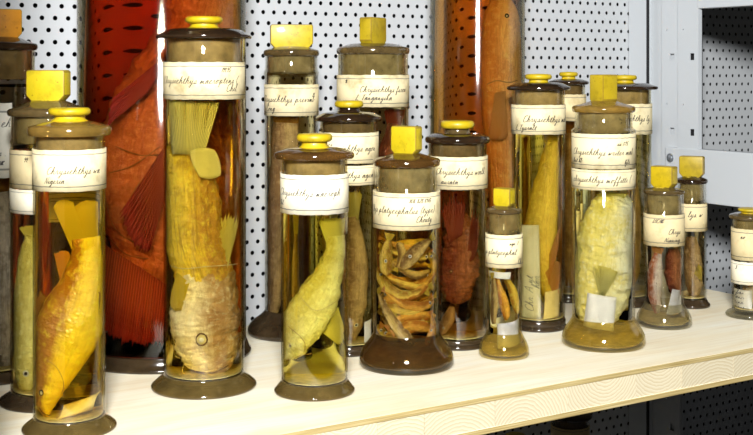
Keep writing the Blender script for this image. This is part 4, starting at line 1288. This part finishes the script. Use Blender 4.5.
# yellow flat-lid jar
fi = Fish('yellow_flat_lid', 'long yellow fish with orange flank hanging beside a tall paper slip', [(551, 300, 3), (549, 290, 8), (545, 272, 12), (541, 250, 15), (541, 225, 16), (544, 200, 14.5), (548, 172, 11), (551, 150, 8), (552, 140, 6, 3)], f_yel, 1, dep=-2, amp=0.9)
fi.fin('tail_fin', (546, 146), (557, 146), (540, 122), (562, 120), n_gold, 8, 0.1, -3, 2)
fi.fin('pelvic_fin', (549, 252), (556, 232), (548, 285), (562, 225), n_org, 8, 0.15, -14, 3, seed=2)
fi.fin('pectoral_fin', (545, 270), (556, 258), (556, 300), (563, 262), n_org, 7, 0.15, -12, 3, seed=3)
slip('yellow_flat_lid', 'tall olive paper slip with vertical pencil writing inside the flat-lid jar', [(520, 223), (539, 222), (541, 318), (522, 320)], p_oliv, m=0.985, text=[('Chr. A. yt', 0.62, 0.12, 4.2, True), ('hor', 0.95, 0.35, 4.0, True)])
slip('yellow_flat_lid', 'short orange paper slip low on the right side of the flat-lid jar', [(545, 288), (560, 286), (559, 314), (543, 319)], p_gold, m=0.97)

# slim back jar and back flat-lid jar
fi = Fish('slim_back', 'dark slender fish in the slimmest jar at the wall', [(569, 285, 3), (569, 270, 7), (569, 230, 9), (569, 180, 8), (569, 145, 5), (569, 132, 3)], f_brown, 1, dep=0, amp=0.8)
fi.fin('tail_fin', (566, 136), (572, 136), (561, 120), (577, 120), n_dark, 5, 0.1, 0, 1)
fi = Fish('back_flat_lid', 'brown fish in the dark flat-lid jar next to the upright', [(630, 285, 4), (629, 270, 10), (627, 235, 14), (626, 195, 13), (625, 165, 9), (624, 150, 5, 3)], f_brown, 1, dep=0, amp=1.0)
fi.fin('tail_fin', (618, 154), (630, 154), (612, 138), (636, 138), n_dark, 7, 0.1, 0, 1)

# front two-label jar
fi = Fish('front_two_label', 'crumpled cream and yellow fish filling the two-label front jar', [(598, 328, 10, 8), (598, 318, 21), (600, 300, 27), (603, 278, 29), (605, 255, 29), (607, 232, 28), (611, 212, 24), (614, 198, 18), (615, 191, 11, 6)], f_lump, 1, dep=-2, amp=2.2, nscale=1.0, n=16, seg=56, gill=False, fold=2.2)
fi.fin('pectoral_fin', (600, 290), (604, 292), (592, 262), (620, 266), n_yel, 9, 0.1, -27, 4, 0.8)
fi.fin('tail_fin', (606, 200), (620, 200), (596, 192), (628, 191), n_yel, 9, 0.1, -10, 1, 0.6, seed=2)
fi.fin('dorsal_fin', (582, 300), (584, 250), (576, 312), (576, 240), n_yel, 12, 0.3, -12, 2, 0.8, seed=4)
slip('front_two_label', 'white rectangular slip standing against the glass of the two-label front jar', [(588, 289), (616, 292), (613, 326), (584, 323)], p_whit, m=0.985)

# small clear jar
fi = Fish('small_clear', 'red and white shrivelled fish on the left inside the small clear jar', [(658, 313, 2), (656, 305, 5), (654, 292, 7.5), (654, 278, 8), (656, 264, 6.5), (658, 252, 4)], f_rw, 1, dep=-8, amp=1.2, nscale=1.8)
fi.fin('tail_fin', (655, 254), (661, 254), (652, 246), (664, 246), n_org, 5, 0.1, -8, 1)
Fish('small_clear', 'dark red lump of fish on the right inside the small clear jar', [(676, 298, 3), (676, 290, 7), (674, 274, 9.5), (673, 258, 8), (673, 248, 5)], f_dkred, 1, dep=2, amp=1.2, nscale=1.8)
slip('small_clear', 'grey triangular slip low in the small clear jar', [(672, 286), (683, 290), (684, 312), (666, 312)], p_grey, m=0.95)
# small jar behind
fi = Fish('small_behind', 'brown and cream fish in the small dark jar below the steel rail', [(694, 298, 3), (694, 288, 7), (693, 268, 9), (692, 250, 8), (691, 236, 5)], f_brown, 1, dep=-2, amp=1.0, nscale=1.5)
fi.fin('pectoral_fin', (694, 272), (698, 262), (703, 282), (704, 266), n_gold, 5, 0.1, -9, 1)
# far right jar
fi = Fish('far_right', 'small pale fish behind the labels of the jar at the right edge', [(750, 304, 2), (750, 298, 5), (750, 284, 7), (750, 266, 6), (750, 252, 3)], f_head, 1, dep=2, amp=0.6)
slip('far_right', 'white printed slip low inside the jar at the right edge', [(733, 288), (752, 288), (752, 310), (733, 310)], p_whit, m=0.985, text=[('nbanv', 0.05, 0.80, 2.2, False), ('lancnt', 0.05, 0.58, 2.2, False), ('pinasl', 0.05, 0.36, 2.2, False), ('nous', 0.1, 0.14, 2.2, False)])

# ------------------------------------------------------------------ below the shelf and the storeroom floor
m_wshade = mat_plain('shade_dark_board', (0.03, 0.022, 0.015), 0.7, 0.3, 20)  # board coloured near-black in place of shade, so it bounces little light
lower = bpy.data.objects.new('lower_shelf_board', None)
col.objects.link(lower)
lower.location = (0.258, 1.06, -0.36)  # set high so the board blocks light from the wall behind
tag(lower, 'board of the next shelf down, coloured dark in place of deep shade', 'shelf')
link('top_veneer', boxes('top_veneer', [(0, 1.189, 0, 0.39, -VT, 0)], 0.001), m_wshade, lower)
link('bottom_veneer', boxes('bottom_veneer', [(0, 1.189, 0, 0.39, -BT, -BT + VT)], 0.001), m_wshade, lower)
link('core', boxes('core', [(0, 1.189, 0.001, 0.389, -BT + VT, -VT)]), m_wshade, lower)
for k, (bx_, by, lab) in enumerate(((0.975, 1.20, 'dark jar lid and knob in the shade under the shelf, left of two'), (1.13, 1.27, 'dark jar lid and knob in the shade under the shelf, right of two'))):
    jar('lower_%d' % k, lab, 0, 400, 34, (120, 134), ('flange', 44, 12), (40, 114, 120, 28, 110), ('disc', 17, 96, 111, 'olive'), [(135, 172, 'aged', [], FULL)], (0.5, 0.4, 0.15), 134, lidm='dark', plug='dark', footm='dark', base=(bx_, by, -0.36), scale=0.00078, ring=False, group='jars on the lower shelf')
m_floor = mat_plain('storeroom_floor', (0.05, 0.05, 0.055), 0.7, 0.3, 8)
fl = link('floor', boxes('floor', [(-2.0, 3.5, -1.6, 1.75, -1.42, -1.40)]), m_floor)
tag(fl, 'dark storeroom floor far below the shelves', None, None, 'structure')
for o in bpy.data.objects:
    if o.name.startswith('handwriting'):
        o['kind'] = 'stuff'
